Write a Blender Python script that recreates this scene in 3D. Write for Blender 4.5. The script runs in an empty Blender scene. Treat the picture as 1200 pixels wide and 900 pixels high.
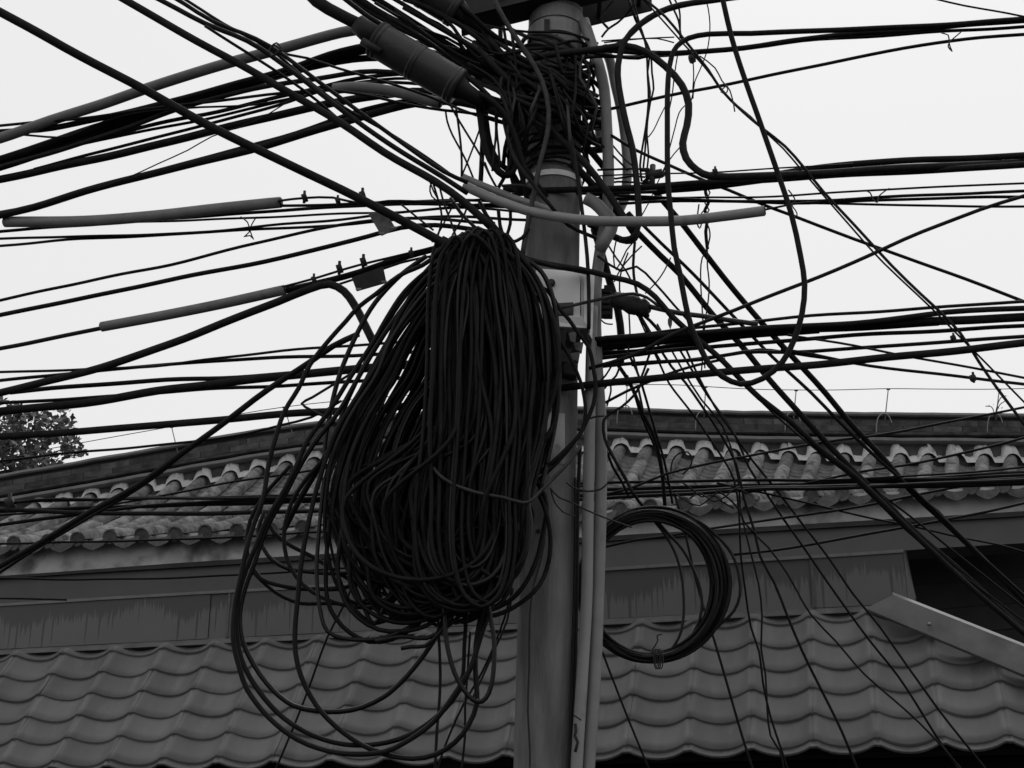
import bpy, bmesh, math, random
from mathutils import Vector, Matrix
R = random.Random(7)
S = bpy.context.scene
COL = S.collection

# ------------------------------------------------------------------ camera
PITCH, FPX, CAMZ = math.radians(20.0), 1650.0, 1.6
cd = bpy.data.cameras.new('camera')
cd.sensor_width = 36.0
cd.lens = FPX * 36.0 / 1200.0
cd.clip_end = 2000.0
cam = bpy.data.objects.new('camera', cd)
COL.objects.link(cam)
cam.location = (0, 0, CAMZ)
cam.rotation_euler = (math.pi / 2 + PITCH, 0, 0)
S.camera = cam

# ------------------------------------------------------------------ overcast daylight (the photograph is black and white)
SUN_EL, SUN_ROT = math.radians(58.0), math.radians(20.0)
world = bpy.data.worlds.new("World")
S.world = world
world.use_nodes = True
nt = world.node_tree
bg = nt.nodes['Background']
sky = nt.nodes.new('ShaderNodeTexSky')
sky.sky_type = 'NISHITA'
sky.sun_disc = False
sky.sun_elevation = SUN_EL
sky.sun_rotation = SUN_ROT
sky.air_density = 1.0
sky.dust_density = 6.0
sky.ozone_density = 1.0
bw = nt.nodes.new('ShaderNodeRGBToBW')
nt.links.new(sky.outputs[0], bw.inputs[0])
# cloud deck: the clear sky's brightness evened out by thin high cloud
mix = nt.nodes.new('ShaderNodeMix'); mix.data_type = 'FLOAT'
mix.inputs[0].default_value = 0.95
mix.inputs[3].default_value = 6.1
nt.links.new(bw.outputs[0], mix.inputs[2])
nt.links.new(mix.outputs[0], bg.inputs[0])
bg.inputs[1].default_value = 0.139
sl = bpy.data.lights.new('sun', 'SUN')
sl.energy = 0.7
sl.angle = math.radians(25.0)
sl.color = (1, 1, 1)
so = bpy.data.objects.new('sun', sl)
COL.objects.link(so)
sd = Vector((math.sin(SUN_ROT) * math.cos(SUN_EL), math.cos(SUN_ROT) * math.cos(SUN_EL), math.sin(SUN_EL)))
so.rotation_euler = (-sd).to_track_quat('-Z', 'Y').to_euler()
S.view_settings.view_transform = 'Standard'
S.view_settings.look = 'None'
S.view_settings.exposure = 0.0
S.view_settings.gamma = 1.0

# ------------------------------------------------------------------ helpers
CAM = Vector((0, 0, CAMZ))
FWD = Vector((0, math.cos(PITCH), math.sin(PITCH)))
UP = Vector((0, -math.sin(PITCH), math.cos(PITCH)))
def ray(x, y):
    return Vector((1, 0, 0)) * ((x - 600) / FPX) + UP * ((450 - y) / FPX) + FWD
def at(x, y, Y):
    """the point of the street that shows at photograph pixel x, y and lies Y metres ahead"""
    d = ray(x, y)
    return CAM + d * (Y / d.y)
def at_plane(x, y, p0, n):
    d = ray(x, y)
    return CAM + d * ((p0 - CAM).dot(n) / d.dot(n))
def mpp(p):
    return (p - CAM).dot(FWD) / FPX            # metres per photograph pixel at point p

def mat(name, base, rough=0.6, spec=0.3, var=0.25, scale=30.0, bump=0.0, bscale=80.0, dirt=None, stretch=None):
    m = bpy.data.materials.new(name)
    m.use_nodes = True
    t = m.node_tree; N = t.nodes; L = t.links
    b = N['Principled BSDF']
    b.inputs['Roughness'].default_value = rough
    b.inputs['Specular IOR Level'].default_value = spec
    t0 = N.new('ShaderNodeTexCoord'); ob = N.new('ShaderNodeObjectInfo')
    va = N.new('ShaderNodeVectorMath'); va.operation = 'MULTIPLY_ADD'       # alike pieces that share a mesh weather differently
    L.new(ob.outputs['Location'], va.inputs[0]); va.inputs[1].default_value = (3.7, 5.3, 4.1); L.new(t0.outputs['Object'], va.inputs[2])
    tc = N.new('ShaderNodeMapping'); tc.inputs['Scale'].default_value = stretch or (1, 1, 1)
    L.new(va.outputs[0], tc.inputs['Vector'])
    no = N.new('ShaderNodeTexNoise')
    no.inputs['Scale'].default_value = scale
    no.inputs['Detail'].default_value = 6
    L.new(tc.outputs[0], no.inputs['Vector'])
    rp = N.new('ShaderNodeValToRGB')
    lo, hi = base * (1 - var), base * (1 + var)
    rp.color_ramp.elements[0].position = 0.3; rp.color_ramp.elements[1].position = 0.7
    rp.color_ramp.elements[0].color = (lo, lo, lo, 1); rp.color_ramp.elements[1].color = (hi, hi, hi, 1)
    L.new(no.outputs[0], rp.inputs[0])
    oi = N.new('ShaderNodeObjectInfo')
    mp = N.new('ShaderNodeMapRange')
    mp.inputs[3].default_value = 1 - var * .8; mp.inputs[4].default_value = 1 + var * .8
    L.new(oi.outputs['Random'], mp.inputs[0])
    mu = N.new('ShaderNodeMix'); mu.data_type = 'RGBA'; mu.blend_type = 'MULTIPLY'
    mu.inputs[0].default_value = 1.0
    L.new(rp.outputs[0], mu.inputs[6]); L.new(mp.outputs[0], mu.inputs[7])
    out = mu.outputs[2]
    if dirt:                                    # (colour, scale, threshold): blotches of wear with shapes of their own
        dn = N.new('ShaderNodeTexNoise'); dn.inputs['Scale'].default_value = dirt[1]; dn.inputs['Detail'].default_value = 8
        L.new(tc.outputs[0], dn.inputs['Vector'])
        dr = N.new('ShaderNodeValToRGB')
        dr.color_ramp.elements[0].position = dirt[2]; dr.color_ramp.elements[1].position = min(dirt[2] + .12, 1)
        L.new(dn.outputs[0], dr.inputs[0])
        m2 = N.new('ShaderNodeMix'); m2.data_type = 'RGBA'
        L.new(dr.outputs[0], m2.inputs[0]); L.new(out, m2.inputs[6])
        m2.inputs[7].default_value = (dirt[0],) * 3 + (1,)
        out = m2.outputs[2]
    L.new(out, b.inputs['Base Color'])
    if bump:
        bn = N.new('ShaderNodeTexNoise'); bn.inputs['Scale'].default_value = bscale; bn.inputs['Detail'].default_value = 8
        L.new(tc.outputs[0], bn.inputs['Vector'])
        bu = N.new('ShaderNodeBump'); bu.inputs['Strength'].default_value = bump; bu.inputs['Distance'].default_value = .01
        L.new(bn.outputs[0], bu.inputs['Height']); L.new(bu.outputs[0], b.inputs['Normal'])
    return m

M = {}
M['rubber'] = mat('black cable rubber', .011, .6, .10, .35, 25)
M['coil'] = mat('coiled cable sheath', .0068, .5, .10, .45, 12)
M['coil2'] = mat('glossier coiled sheath', .006, .36, .18, .3, 9)
M['coil3'] = mat('dusty coiled sheath', .013, .75, .08, .45, 16)
M['greywire'] = mat('weathered grey cable', .032, .55, .2, .3, 25)
M['sleeve'] = mat('grey plastic sleeve', .16, .45, .25, .12, 14, dirt=(.09, 9, .6))
M['pvc'] = mat('pale plastic conduit', .20, .45, .3, .10, 10, dirt=(.11, 6, .6))
M['darkpipe'] = mat('dull grey pipe', .15, .5, .2, .15, 10)
M['concrete'] = mat('pole concrete', .132, .88, .12, .3, 16, .6, 90, dirt=(.095, 7, .54), stretch=(1, 1, .22))
M['steel'] = mat('galvanised steel', .17, .5, .4, .2, 18)
M['darksteel'] = mat('dark channel steel', .014, .6, .25, .3, 12)
M['closure'] = mat('splice closure plastic', .025, .42, .35, .2, 9, .15, 60)
M['boxgrey'] = mat('painted box', .66, .5, .3, .07, 9, dirt=(.2, 7, .62))
M['paper'] = mat('weathered paper', .40, .8, .1, .1, 12, dirt=(.25, 14, .6))
M['bolt'] = mat('dark fitting', .022, .6, .2, .3, 40)
M['tag'] = mat('dull tag plate', .022, .6, .2, .3, 30)
M['tag2'] = mat('worn tag plate', .11, .6, .2, .45, 35)
M['tile'] = mat('grey clay roof tile', .18, .85, .12, .38, 16, .5, 60, dirt=(.075, 7, .55))
M['disc'] = mat('clay eave disc', .075, .85, .12, .25, 20, .3, 70)
M['pan'] = mat('clay pan tile', .12, .9, .1, .3, 10)
M['mortar'] = mat('lime mortar', .45, .9, .1, .15, 18, .5, 50, dirt=(.22, 9, .6))
M['ridge'] = mat('ridge brickwork', .06, .9, .1, .4, 9, .9, 28)
M['ridgecap'] = mat('ridge coping', .125, .8, .15, .18, 6, .3, 40)
M['plaster'] = mat('stained plaster', .42, .9, .1, .2, 4, .3, 30, dirt=(.12, 2.2, .55))
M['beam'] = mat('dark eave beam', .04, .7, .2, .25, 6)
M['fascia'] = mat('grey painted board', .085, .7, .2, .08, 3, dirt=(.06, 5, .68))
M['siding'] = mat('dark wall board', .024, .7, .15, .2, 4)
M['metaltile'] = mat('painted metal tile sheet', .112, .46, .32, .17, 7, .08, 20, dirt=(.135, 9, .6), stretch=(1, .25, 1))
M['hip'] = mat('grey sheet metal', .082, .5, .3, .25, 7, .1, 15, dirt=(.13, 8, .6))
M['dark'] = mat('shop front with painted-in shade', .012, .8, .1, .2, 4)  # near-black base colour carries the shade under the eave and tiles
M['leaf'] = mat('tree leaf', .085, .6, .2, .4, 1)
M['bark'] = mat('bark', .05, .9, .1, .3, 6)
M['ground'] = mat('street asphalt', .055, .9, .1, .2, 3, .2, 60)

# parapet sheet: dark weathering that ran down from the top edge in streaks
def parapet_mat():
    m = mat('streaked parapet sheet', .115, .55, .25, .06, 3)
    t = m.node_tree; N = t.nodes; L = t.links
    b = N['Principled BSDF']
    old = b.inputs['Base Color'].links[0].from_socket
    tc = N.new('ShaderNodeTexCoord'); sx = N.new('ShaderNodeSeparateXYZ')
    L.new(tc.outputs['Object'], sx.inputs[0])
    def noise1(scale, det):
        c = N.new('ShaderNodeCombineXYZ'); L.new(sx.outputs[0], c.inputs[0])
        n = N.new('ShaderNodeTexNoise'); n.inputs['Scale'].default_value = scale; n.inputs['Detail'].default_value = det
        L.new(c.outputs[0], n.inputs['Vector']); return n.outputs[0]
    def mth(op, a, bb):
        k = N.new('ShaderNodeMath'); k.operation = op
        for i, v in enumerate((a, bb)):
            if isinstance(v, (int, float)): k.inputs[i].default_value = v
            else: L.new(v, k.inputs[i])
        return k.outputs[0]
    big, fine = noise1(2.3, 2), noise1(62, 5)
    # how far the stain hangs down from the top edge (z = 0 is the top)
    thin = N.new('ShaderNodeMapRange'); thin.interpolation_type = 'SMOOTHSTEP'
    thin.inputs[1].default_value = .56; thin.inputs[2].default_value = .66; thin.inputs[3].default_value = 0; thin.inputs[4].default_value = .17
    L.new(noise1(33, 1), thin.inputs[0])
    reach = mth('ADD', mth('ADD', mth('MULTIPLY', mth('SUBTRACT', big, .22), .46), mth('MULTIPLY', mth('SUBTRACT', fine, .5), .30)), thin.outputs[0])
    d = mth('SUBTRACT', reach, mth('MULTIPLY', sx.outputs[2], -1))
    mr = N.new('ShaderNodeMapRange'); mr.interpolation_type = 'SMOOTHSTEP'
    mr.inputs[1].default_value = -.015; mr.inputs[2].default_value = .03
    L.new(d, mr.inputs[0])
    mm = N.new('ShaderNodeMix'); mm.data_type = 'RGBA'
    L.new(mr.outputs[0], mm.inputs[0]); L.new(old, mm.inputs[6]); mm.inputs[7].default_value = (.066, .066, .066, 1)
    L.new(mm.outputs[2], b.inputs['Base Color'])
    return m
M['parapet'] = parapet_mat()

def link(o, parent=None):
    COL.objects.link(o)
    if parent is not None:
        o.parent = parent
        o.matrix_parent_inverse = parent.matrix_world.inverted()
    return o
def thing(name, label, cat, loc=(0, 0, 0), group=None, kind=None):
    o = bpy.data.objects.new(name, None)
    o.empty_display_size = .1
    COL.objects.link(o)
    o.location = loc
    o.matrix_world = Matrix.Translation(Vector(loc))
    tag(o, label, cat, group, kind)
    return o
def tag(o, label=None, cat=None, group=None, kind=None):
    if label: o['label'] = label
    if cat: o['category'] = cat
    if group: o['group'] = group
    if kind: o['kind'] = kind
    return o
def mesh(name, verts, faces, m, smooth=False):
    me = bpy.data.meshes.new(name)
    me.from_pydata([tuple(v) for v in verts], [], faces)
    me.materials.append(M[m] if isinstance(m, str) else m)
    if smooth:
        me.polygons.foreach_set('use_smooth', [True] * len(me.polygons))
    me.update()
    return me
def obj(name, me, parent=None, loc=None):
    o = bpy.data.objects.new(name, me)
    if loc is not None: o.location = loc
    return link(o, parent)
def make(name, verts, faces, m, parent=None, smooth=False):
    """one mesh object given in world coordinates, its origin at its first vertex's side"""
    c = sum((Vector(v) for v in verts), Vector()) / len(verts)
    o = bpy.data.objects.new(name, mesh(name, [Vector(v) - c for v in verts], faces, m, smooth))
    o.location = c
    COL.objects.link(o)
    if parent is not None:
        o.parent = parent
        o.matrix_parent_inverse = Matrix.Translation(-parent.location)
    return o
def bevelled(name, verts, faces, m, parent=None, w=.004, seg=2):
    c = sum((Vector(v) for v in verts), Vector()) / len(verts)
    bm = bmesh.new()
    vs = [bm.verts.new(Vector(v) - c) for v in verts]
    for f in faces: bm.faces.new([vs[i] for i in f])
    bmesh.ops.recalc_face_normals(bm, faces=bm.faces[:])
    bmesh.ops.bevel(bm, geom=bm.edges[:], offset=w, segments=seg, affect='EDGES', profile=.6)
    me = bpy.data.meshes.new(name); bm.to_mesh(me); bm.free()
    me.materials.append(M[m])
    o = bpy.data.objects.new(name, me); o.location = c
    COL.objects.link(o)
    if parent is not None:
        o.parent = parent
        o.matrix_parent_inverse = Matrix.Translation(-parent.location)
    return o
BOXF = [(0, 1, 2, 3), (7, 6, 5, 4), (0, 4, 5, 1), (1, 5, 6, 2), (2, 6, 7, 3), (3, 7, 4, 0)]
def slab(quad, back):
    """eight corners: a quad and the same quad pushed along BACK"""
    q = [Vector(p) for p in quad]
    return q + [p + Vector(back) for p in q]

def spline(pts, n_per=None, closed=False, step=None):
    """Catmull-Rom (centripetal-ish) through 3-D points"""
    P = [Vector(p) for p in pts]
    out = []
    k = len(P)
    rng = range(k if closed else k - 1)
    for i in rng:
        p1, p2 = P[i], P[(i + 1) % k]
        p0 = P[i - 1] if (closed or i > 0) else p1 * 2 - p2
        p3 = P[(i + 2) % k] if (closed or i + 2 < k) else p2 * 2 - p1
        L12 = (p2 - p1).length or 1e-6
        n = n_per or max(2, min(14, int(L12 / (step or .05))))
        t01 = max((p1 - p0).length, 1e-6) ** .5; t12 = L12 ** .5; t23 = max((p3 - p2).length, 1e-6) ** .5
        m1 = (p2 - p1) + t12 * ((p1 - p0) / t01 - (p2 - p0) / (t01 + t12))
        m2 = (p2 - p1) + t12 * ((p3 - p2) / t23 - (p3 - p1) / (t12 + t23))
        for j in range(n):
            t = j / n; t2 = t * t; t3 = t2 * t
            out.append(p1 * (2*t3 - 3*t2 + 1) + m1 * (t3 - 2*t2 + t) + p2 * (-2*t3 + 3*t2) + m2 * (t3 - t2))
    if not closed: out.append(P[-1].copy())
    return out
def tube(path, rad, sides=6, closed=False, caps=True):
    """verts, faces of a tube; RAD a number or a list along the path"""
    n = len(path)
    rr = rad if isinstance(rad, list) else [rad] * n
    T = []
    for i in range(n):
        a = path[i - 1] if (closed or i > 0) else path[i]
        b = path[(i + 1) % n] if (closed or i < n - 1) else path[i]
        d = (b - a)
        T.append(d.normalized() if d.length > 1e-9 else Vector((0, 0, 1)))
    nrm = T[0].orthogonal().normalized()
    V = []
    for i in range(n):
        nrm = (nrm - T[i] * nrm.dot(T[i]))
        nrm = nrm.normalized() if nrm.length > 1e-6 else T[i].orthogonal().normalized()
        b = T[i].cross(nrm)
        for s in range(sides):
            a = 2 * math.pi * s / sides
            V.append(path[i] + (nrm * math.cos(a) + b * math.sin(a)) * rr[i])
    F = []
    for i in range(n if closed else n - 1):
        j = (i + 1) % n
        for s in range(sides):
            s2 = (s + 1) % sides
            F.append((i*sides+s, i*sides+s2, j*sides+s2, j*sides+s))
    if caps and not closed:
        F.append(tuple(range(sides - 1, -1, -1)))
        F.append(tuple((n-1)*sides + s for s in range(sides)))
    return V, F
def rod(name, path, rad, m, parent=None, sides=8, closed=False):
    V, F = tube([Vector(p) for p in path], rad, sides, closed)
    return make(name, V, F, m, parent, True)
def interp(x, pts):
    if x <= pts[0][0]:
        (a, b), (c, d) = pts[0], pts[1]
    elif x >= pts[-1][0]:
        (a, b), (c, d) = pts[-2], pts[-1]
    else:
        for i in range(len(pts) - 1):
            if pts[i][0] <= x <= pts[i + 1][0]:
                (a, b), (c, d) = pts[i], pts[i + 1]; break
    return b + (d - b) * (x - a) / (c - a)
def smooth_interp(x, pts):
    """interp averaged over a window, so that a polyline reads as a curve"""
    return sum(interp(x + k * 14, pts) for k in range(-4, 5)) / 9

# ================================================================== ground
gr = make('ground', [(-400, -60, 0), (400, -60, 0), (400, 900, 0), (-400, 900, 0)], [(0, 1, 2, 3)], 'ground')
tag(gr, kind='structure')

# ================================================================== the old tiled building across the street
old = thing('tiled_building', 'old building with a curved ridge and grey barrel tiled roof behind the cables', 'building', (0, 12.6, 0))
EAVE = [(-120, 640), (18, 636), (91, 630), (166, 625), (274, 620.5), (350, 616), (700, 597), (885, 584), (967, 578), (1005, 576), (1167, 569), (1320, 561)]
TOP = [(-40, 603), (100, 577), (167, 566), (233, 558), (265, 552), (307, 543), (367, 534), (470, 523), (600, 517), (728, 518), (840, 524), (950, 529), (1045, 530), (1177, 531), (1330, 531)]
RIDGE = [(-160, 586), (0, 557), (100, 540), (200, 522), (330, 499), (450, 486), (560, 479), (650, 477), (710, 477), (800, 481.5), (1000, 484), (1200, 485.5), (1400, 487)]
def Ye(x): return 12.3 - .0006 * x
def Yr(x): return Ye(x) + 2.1
ROWS = []
e = -128.0
while e < 1290:
    r = e + 10 + (1167 - e) * .1245
    A = at(e, smooth_interp(e, EAVE), Ye(e)); B = at(r, smooth_interp(r, TOP) + 7, Yr(r))
    ROWS.append((A, B, e))
    e += 37.2
def row_pt(A, B, t):
    p = A.lerp(B, t)
    p.z -= .16 * 4 * t * (1 - t)
    return p
NT = 7
RAD = .069
def barrel(a, b, r0, r1, nseg=6):
    """a half-round cover tile from A (lower, wider end) to B, open below"""
    d = (b - a).normalized()
    side = Vector((1, 0, 0)); side = (side - d * side.dot(d)).normalized()
    up = side.cross(d).normalized()
    if up.z < 0: up = -up
    V = []
    for p, r in ((a, r0), (a + d * .001, r0), (b, r1)):
        for k in range(nseg + 1):
            an = math.pi * (k / nseg)
            rr = r if p is not a else r - .014
            V.append(p + side * (math.cos(an) * rr) + up * (math.sin(an) * rr * 1.02 - .01))
    n = nseg + 1
    F = []
    for q in (0, 1):
        for k in range(nseg): F.append((q*n+k, q*n+k+1, (q+1)*n+k+1, (q+1)*n+k))
    return V, F, side, up, d
for A, B, e in ROWS:
    jit = R.uniform(-.012, .012)
    for k in range(NT):
        t0, t1 = k / NT - .012, (k + 1) / NT + .02
        a, b = row_pt(A, B, t0), row_pt(A, B, t1)
        j = Vector((R.uniform(-.004, .004) + jit, 0, R.uniform(-.002, .003)))
        V, F, side, up, d = barrel(a + j, b + j, RAD + R.uniform(0, .003), RAD - .004)
        make('cover_tile', V, F, 'tile', old, True)
        if k == 0:
            # round end disc closing the row
            n = 12
            fr = a + j - d * .012 - up * .012
            V = []
            for off, rr in ((0, RAD * .8), (-.018, RAD * .98), (-.018, RAD * .8), (-.010, RAD * .66)):
                for q in range(n):
                    an = 2 * math.pi * q / n
                    V.append(fr + d * off + side * (math.cos(an) * rr) + up * (math.sin(an) * rr))
            F = [(q0*n+q, q0*n+(q+1) % n, (q0+1)*n+(q+1) % n, (q0+1)*n+q) for q0 in range(3) for q in range(n)]
            F.append(tuple(3*n+q for q in range(n)))
            make('eave_disc', V, F, 'disc', old)
# pan tiles between the rows: stepped, concave, too fine to pick apart
V, F = [], []
for i in range(len(ROWS) - 1):
    (A0, B0, _), (A1, B1, _) = ROWS[i], ROWS[i + 1]
    steps = 26
    for k in range(steps):
        base = len(V)
        for (t, lift) in ((k / steps - .004, .022), ((k + 1) / steps + .004, .0)):
            p, q = row_pt(A0, B0, t), row_pt(A1, B1, t)
            for s in range(6):
                u = s / 5
                w = p.lerp(q, u); w.z += -.062 * math.sin(math.pi * u) + lift - .02 + R.uniform(-.002, .002)
                V.append(w)
        for s in range(6):                   # the front lip of each tile
            V.append(V[base + s] + Vector((0, 0, -.020)))
        for s in range(5):
            F.append((base+s, base+s+1, base+6+s+1, base+6+s))
            F.append((base+12+s, base+12+s+1, base+s+1, base+s))
pan = make('pan_tile', V, F, 'pan', old)
pan['kind'] = 'stuff'
# drip tiles hanging at the mouth of each channel
for i in range(len(ROWS) - 1):
    (A0, B0, _), (A1, B1, _) = ROWS[i], ROWS[i + 1]
    p, q = row_pt(A0, B0, 0), row_pt(A1, B1, 0)
    d = (row_pt(A0, B0, .1) - p).normalized()
    m = (p + q) / 2 - d * .03
    side = (q - p).normalized(); w = (q - p).length
    dn = Vector((0, -.25, -1)).normalized()
    V = []
    prof = [(-.40, -.005), (-.41, .04), (-.30, .078), (-.14, .103), (0, .118), (.14, .103), (.30, .078), (.41, .04), (.40, -.005), (.2, .022), (0, .03), (-.2, .022)]
    sw = R.uniform(-.03, .03)
    for off in (0, .016):
        for (a, b) in prof:
            V.append(m + side * (a * w) + dn * (b + sw * a + .018) + d * off)
    n = len(prof)
    F = [tuple(range(n)), tuple(range(2*n-1, n-1, -1))] + [(k, n+k, n+(k+1) % n, (k+1) % n) for k in range(n)]
    make('drip_tile', V, F, 'disc', old)
# lime mortar bedded round the head of each row, against the ridge wall
for i, (A, B, e) in enumerate(ROWS[:-1]):
    B1 = ROWS[i + 1][1]
    V = []
    n = 13
    ext = [R.uniform(.45, 1.5) for _ in range(n)]
    ext = [(ext[q - 1] + 2 * ext[q] + ext[(q + 1) % n]) / 4 for q in range(n)]
    tall = R.uniform(.05, .10) if R.random() < .85 else .02
    for k in range(n):
        u = k / (n - 1)
        p = B.lerp(B1, u)
        ring = max(0, 1 - (min(u, 1 - u) / .31) ** 2) ** .5
        low = -.05 + ring * .098
        lo = p + Vector((0, -.10, low - .02))
        hi = p + Vector((0, .0, low + .055 + tall * ring * ext[k] * .9 + .03 * ext[k]))
        fr = p + Vector((0, -.085 + R.uniform(-.012, .012), low + .03 * ext[k] + tall * .35 * ring * ext[k]))
        V += [lo, fr, hi]
    F = []
    for k in range(n - 1):
        F += [(3*k, 3*k+3, 3*k+4, 3*k+1), (3*k+1, 3*k+4, 3*k+5, 3*k+2)]
    make('mortar', V, F, 'mortar', old, True)
# the ridge: wall, mouldings, frieze, coping, each swept along the curve
XS = list(range(-170, 1430, 20))
def sweep(name, prof, m, parent=old, smooth=False, wob=0.0, xs=XS, curve=RIDGE, yf=Yr, dz=0.0):
    """PROF: (towards the viewer, height) pairs in metres from the ridge's top line"""
    V, F = [], []
    n = len(prof)
    for x in xs:
        p = at(x, smooth_interp(x, curve), yf(x))
        w = R.uniform(-wob, wob)
        for (f, h) in prof: V.append(p + Vector((0, -f, h + w + dz)))
    for i in range(len(xs) - 1):
        for k in range(n):
            F.append((i*n+k, i*n+(k+1) % n, (i+1)*n+(k+1) % n, (i+1)*n+k))
    F.append(tuple(range(n - 1, -1, -1))); F.append(tuple((len(xs)-1)*n + k for k in range(n)))
    return make(name, V, F, m, parent, smooth)
sweep('ridge_coping', [(.02, 0), (.10, -.022), (.115, -.05), (.10, -.064), (-.30, -.064), (-.30, -.022), (-.2, 0)], 'ridgecap', wob=.004)
sweep('ridge_groove', [(.045, -.066), (.045, -.098), (-.25, -.098), (-.25, -.066)], 'beam')
sweep('ridge_frieze', [(.075, -.1), (.075, -.225), (-.25, -.225), (-.25, -.1)], 'ridge', wob=.003)
sweep('ridge_moulding', [(.085, -.228), (.105, -.24), (.108, -.262), (.085, -.275), (-.25, -.275), (-.25, -.228)], 'ridge', wob=.003)
sweep('ridge_moulding', [(.085, -.293), (.125, -.303), (.13, -.335), (.10, -.348), (-.25, -.348), (-.25, -.293)], 'ridgecap', wob=.004)
sweep('ridge_wall', [(.03, -.276), (.03, -.292), (.028, -.349), (.03, -1.1), (-.25, -1.1), (-.25, -.276)], 'ridge')
# brick frieze: low relief bricks one by one
for x0 in range(-150, 1330, 34):
    xs = (x0, x0 + 33)
    for row in range(2):
        s = 0 if row == 0 else 15
        V = []
        for x in xs:
            p = at(x + s, smooth_interp(x + s, RIDGE), Yr(x + s))
            pr = R.uniform(.078, .083)
            for (f, h) in ((pr, -.1035 - row * .061), (pr, -.1035 - row * .061 - .0595)):
                V.append(p + Vector((0, -f, h)))
        V = [V[0], V[2], V[3], V[1]]
        V = V + [v + Vector((0, .03, 0)) for v in V]
        make('brick', V, BOXF, 'ridge', old)

# eave wall: plaster band, dark beam, painted board, then the recessed wall below
BEAM = [(-200, 687), (0, 675), (100, 668), (200, 660), (350, 651), (711, 628), (980, 612), (1200, 599), (1400, 586)]
BOARDB = [(-200, 770), (0, 742), (300, 712), (711, 678), (980, 652), (1065, 644), (1200, 636.5), (1400, 625)]
xs = list(range(-200, 1440, 40))
def band(name, top, bot, Yoff, depth, m, xs=xs, ofs=0.0):
    V, F = [], []
    for x in xs:
        Y = Ye(x) + Yoff
        a, b = at(x, smooth_interp(x, top) - ofs, Y), at(x, smooth_interp(x, bot), Y)
        V += [a, b, b + Vector((0, depth, 0)), a + Vector((0, depth, 0))]
    for i in range(len(xs) - 1):
        for k in range(4): F.append((4*i+k, 4*i+(k+1) % 4, 4*i+4+(k+1) % 4, 4*i+4+k))
    F += [(3, 2, 1, 0), tuple(4 * (len(xs) - 1) + k for k in range(4))]
    return make(name, V, F, m, old)
band('plaster_band', [(a, b + 2) for a, b in EAVE], BEAM, .10, .3, 'plaster')
BEAML = [(a, b + (3.2 if a < 120 else 5.6)) for a, b in BEAM]
band('eave_beam', [(a, b + .3) for a, b in BEAM], BEAML, .07, .4, 'beam')
band('fascia_board', [(a, b + .4) for a, b in BEAML], BOARDB, .11, .4, 'fascia')
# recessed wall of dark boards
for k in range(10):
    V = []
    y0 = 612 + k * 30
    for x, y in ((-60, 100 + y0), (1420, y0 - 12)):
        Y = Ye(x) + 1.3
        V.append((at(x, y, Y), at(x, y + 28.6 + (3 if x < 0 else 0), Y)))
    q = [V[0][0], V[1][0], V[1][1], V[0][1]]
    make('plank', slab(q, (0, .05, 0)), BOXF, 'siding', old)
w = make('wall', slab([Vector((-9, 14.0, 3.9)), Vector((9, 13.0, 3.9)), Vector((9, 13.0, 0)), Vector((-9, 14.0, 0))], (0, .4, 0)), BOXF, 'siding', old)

# lightning wire on little posts along the ridge
lw = thing('lightning_wire', 'thin lightning wire on short hooped posts along the tiled roof ridge', 'wire', at(800, 480, Yr(800)))
LP = [(-120, 560), (95, 519), (201, 500), (333, 477), (480, 463), (610, 455), (700, 452.5), (735, 451), (790, 451), (827, 453), (880, 456), (933, 457), (980, 457), (1041, 455.5), (1100, 456), (1171, 456), (1300, 452)]
rod('wire', spline([at(x, y, Yr(x) - .02) for x, y in LP], 5), .0045, 'bolt', lw, 5)
for (x, y, xb, yb, hoop) in ((201, 500, 209, 533, 0), (333, 477, 344, 512, 0), (480, 463, 478, 492, 1), (610, 455, 607, 486, 1), (735, 451, 733, 482, 1), (827, 453, 825, 489, 1), (933, 457, 930, 490, 1), (1041, 455.5, 1037, 492, 1), (1171, 456, 1167, 492, 1), (1300, 452, 1296, 490, 1)):
    Y = Yr(x) - .06
    rod('post', [at(x, y, Y), at(xb, yb, Y - .03)], .006, 'steel', lw, 6)
    rod('clip', [at(x - 2, y + .5, Y), at(x + 2, y + .5, Y)], .010, 'bolt', lw, 6)
    if hoop:
        pts = [at(xb + dx, yb + dy, Yr(x) - .13) for dx, dy in ((-10, 16), (-9.5, 4), (-7, -4), (-2, -7.5), (3, -6), (6.5, -1), (8, 4))]
        rod('hoop', spline(pts, 4), .006, 'steel', lw, 5)
# a weed that has rooted on the ridge
wd = thing('roof_weed', 'small weed sprouting on the ridge beside a hooped wire post', 'plant', at(1168, 488, Yr(1168)))
Yw = Yr(1168) - .12
stems = [[(1166, 490), (1168, 478), (1173, 466), (1179, 464)], [(1166, 488), (1162, 477), (1155, 476)], [(1167, 484), (1172, 474), (1178, 470)]]
for s in stems:
    rod('stem', spline([at(x, y, Yw) for x, y in s], 4), .005, 'bark', wd, 5)
for (x, y) in ((1155, 476), (1159, 475), (1164, 474), (1168, 473), (1173, 466), (1179, 464), (1180, 470), (1176, 471), (1170, 478), (1163, 480), (1174, 478)):
    p = at(x, y, Yw + R.uniform(-.03, .03)); s = R.uniform(.013, .024)
    a = Vector((R.uniform(-1, 1), R.uniform(-1, 1), R.uniform(-.5, .5))).normalized(); b = a.orthogonal().normalized()
    make('leaf', [p - a * s, p + b * s * .5, p + a * s, p - b * s * .5], [(0, 1, 2, 3)], 'leaf', wd)

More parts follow.
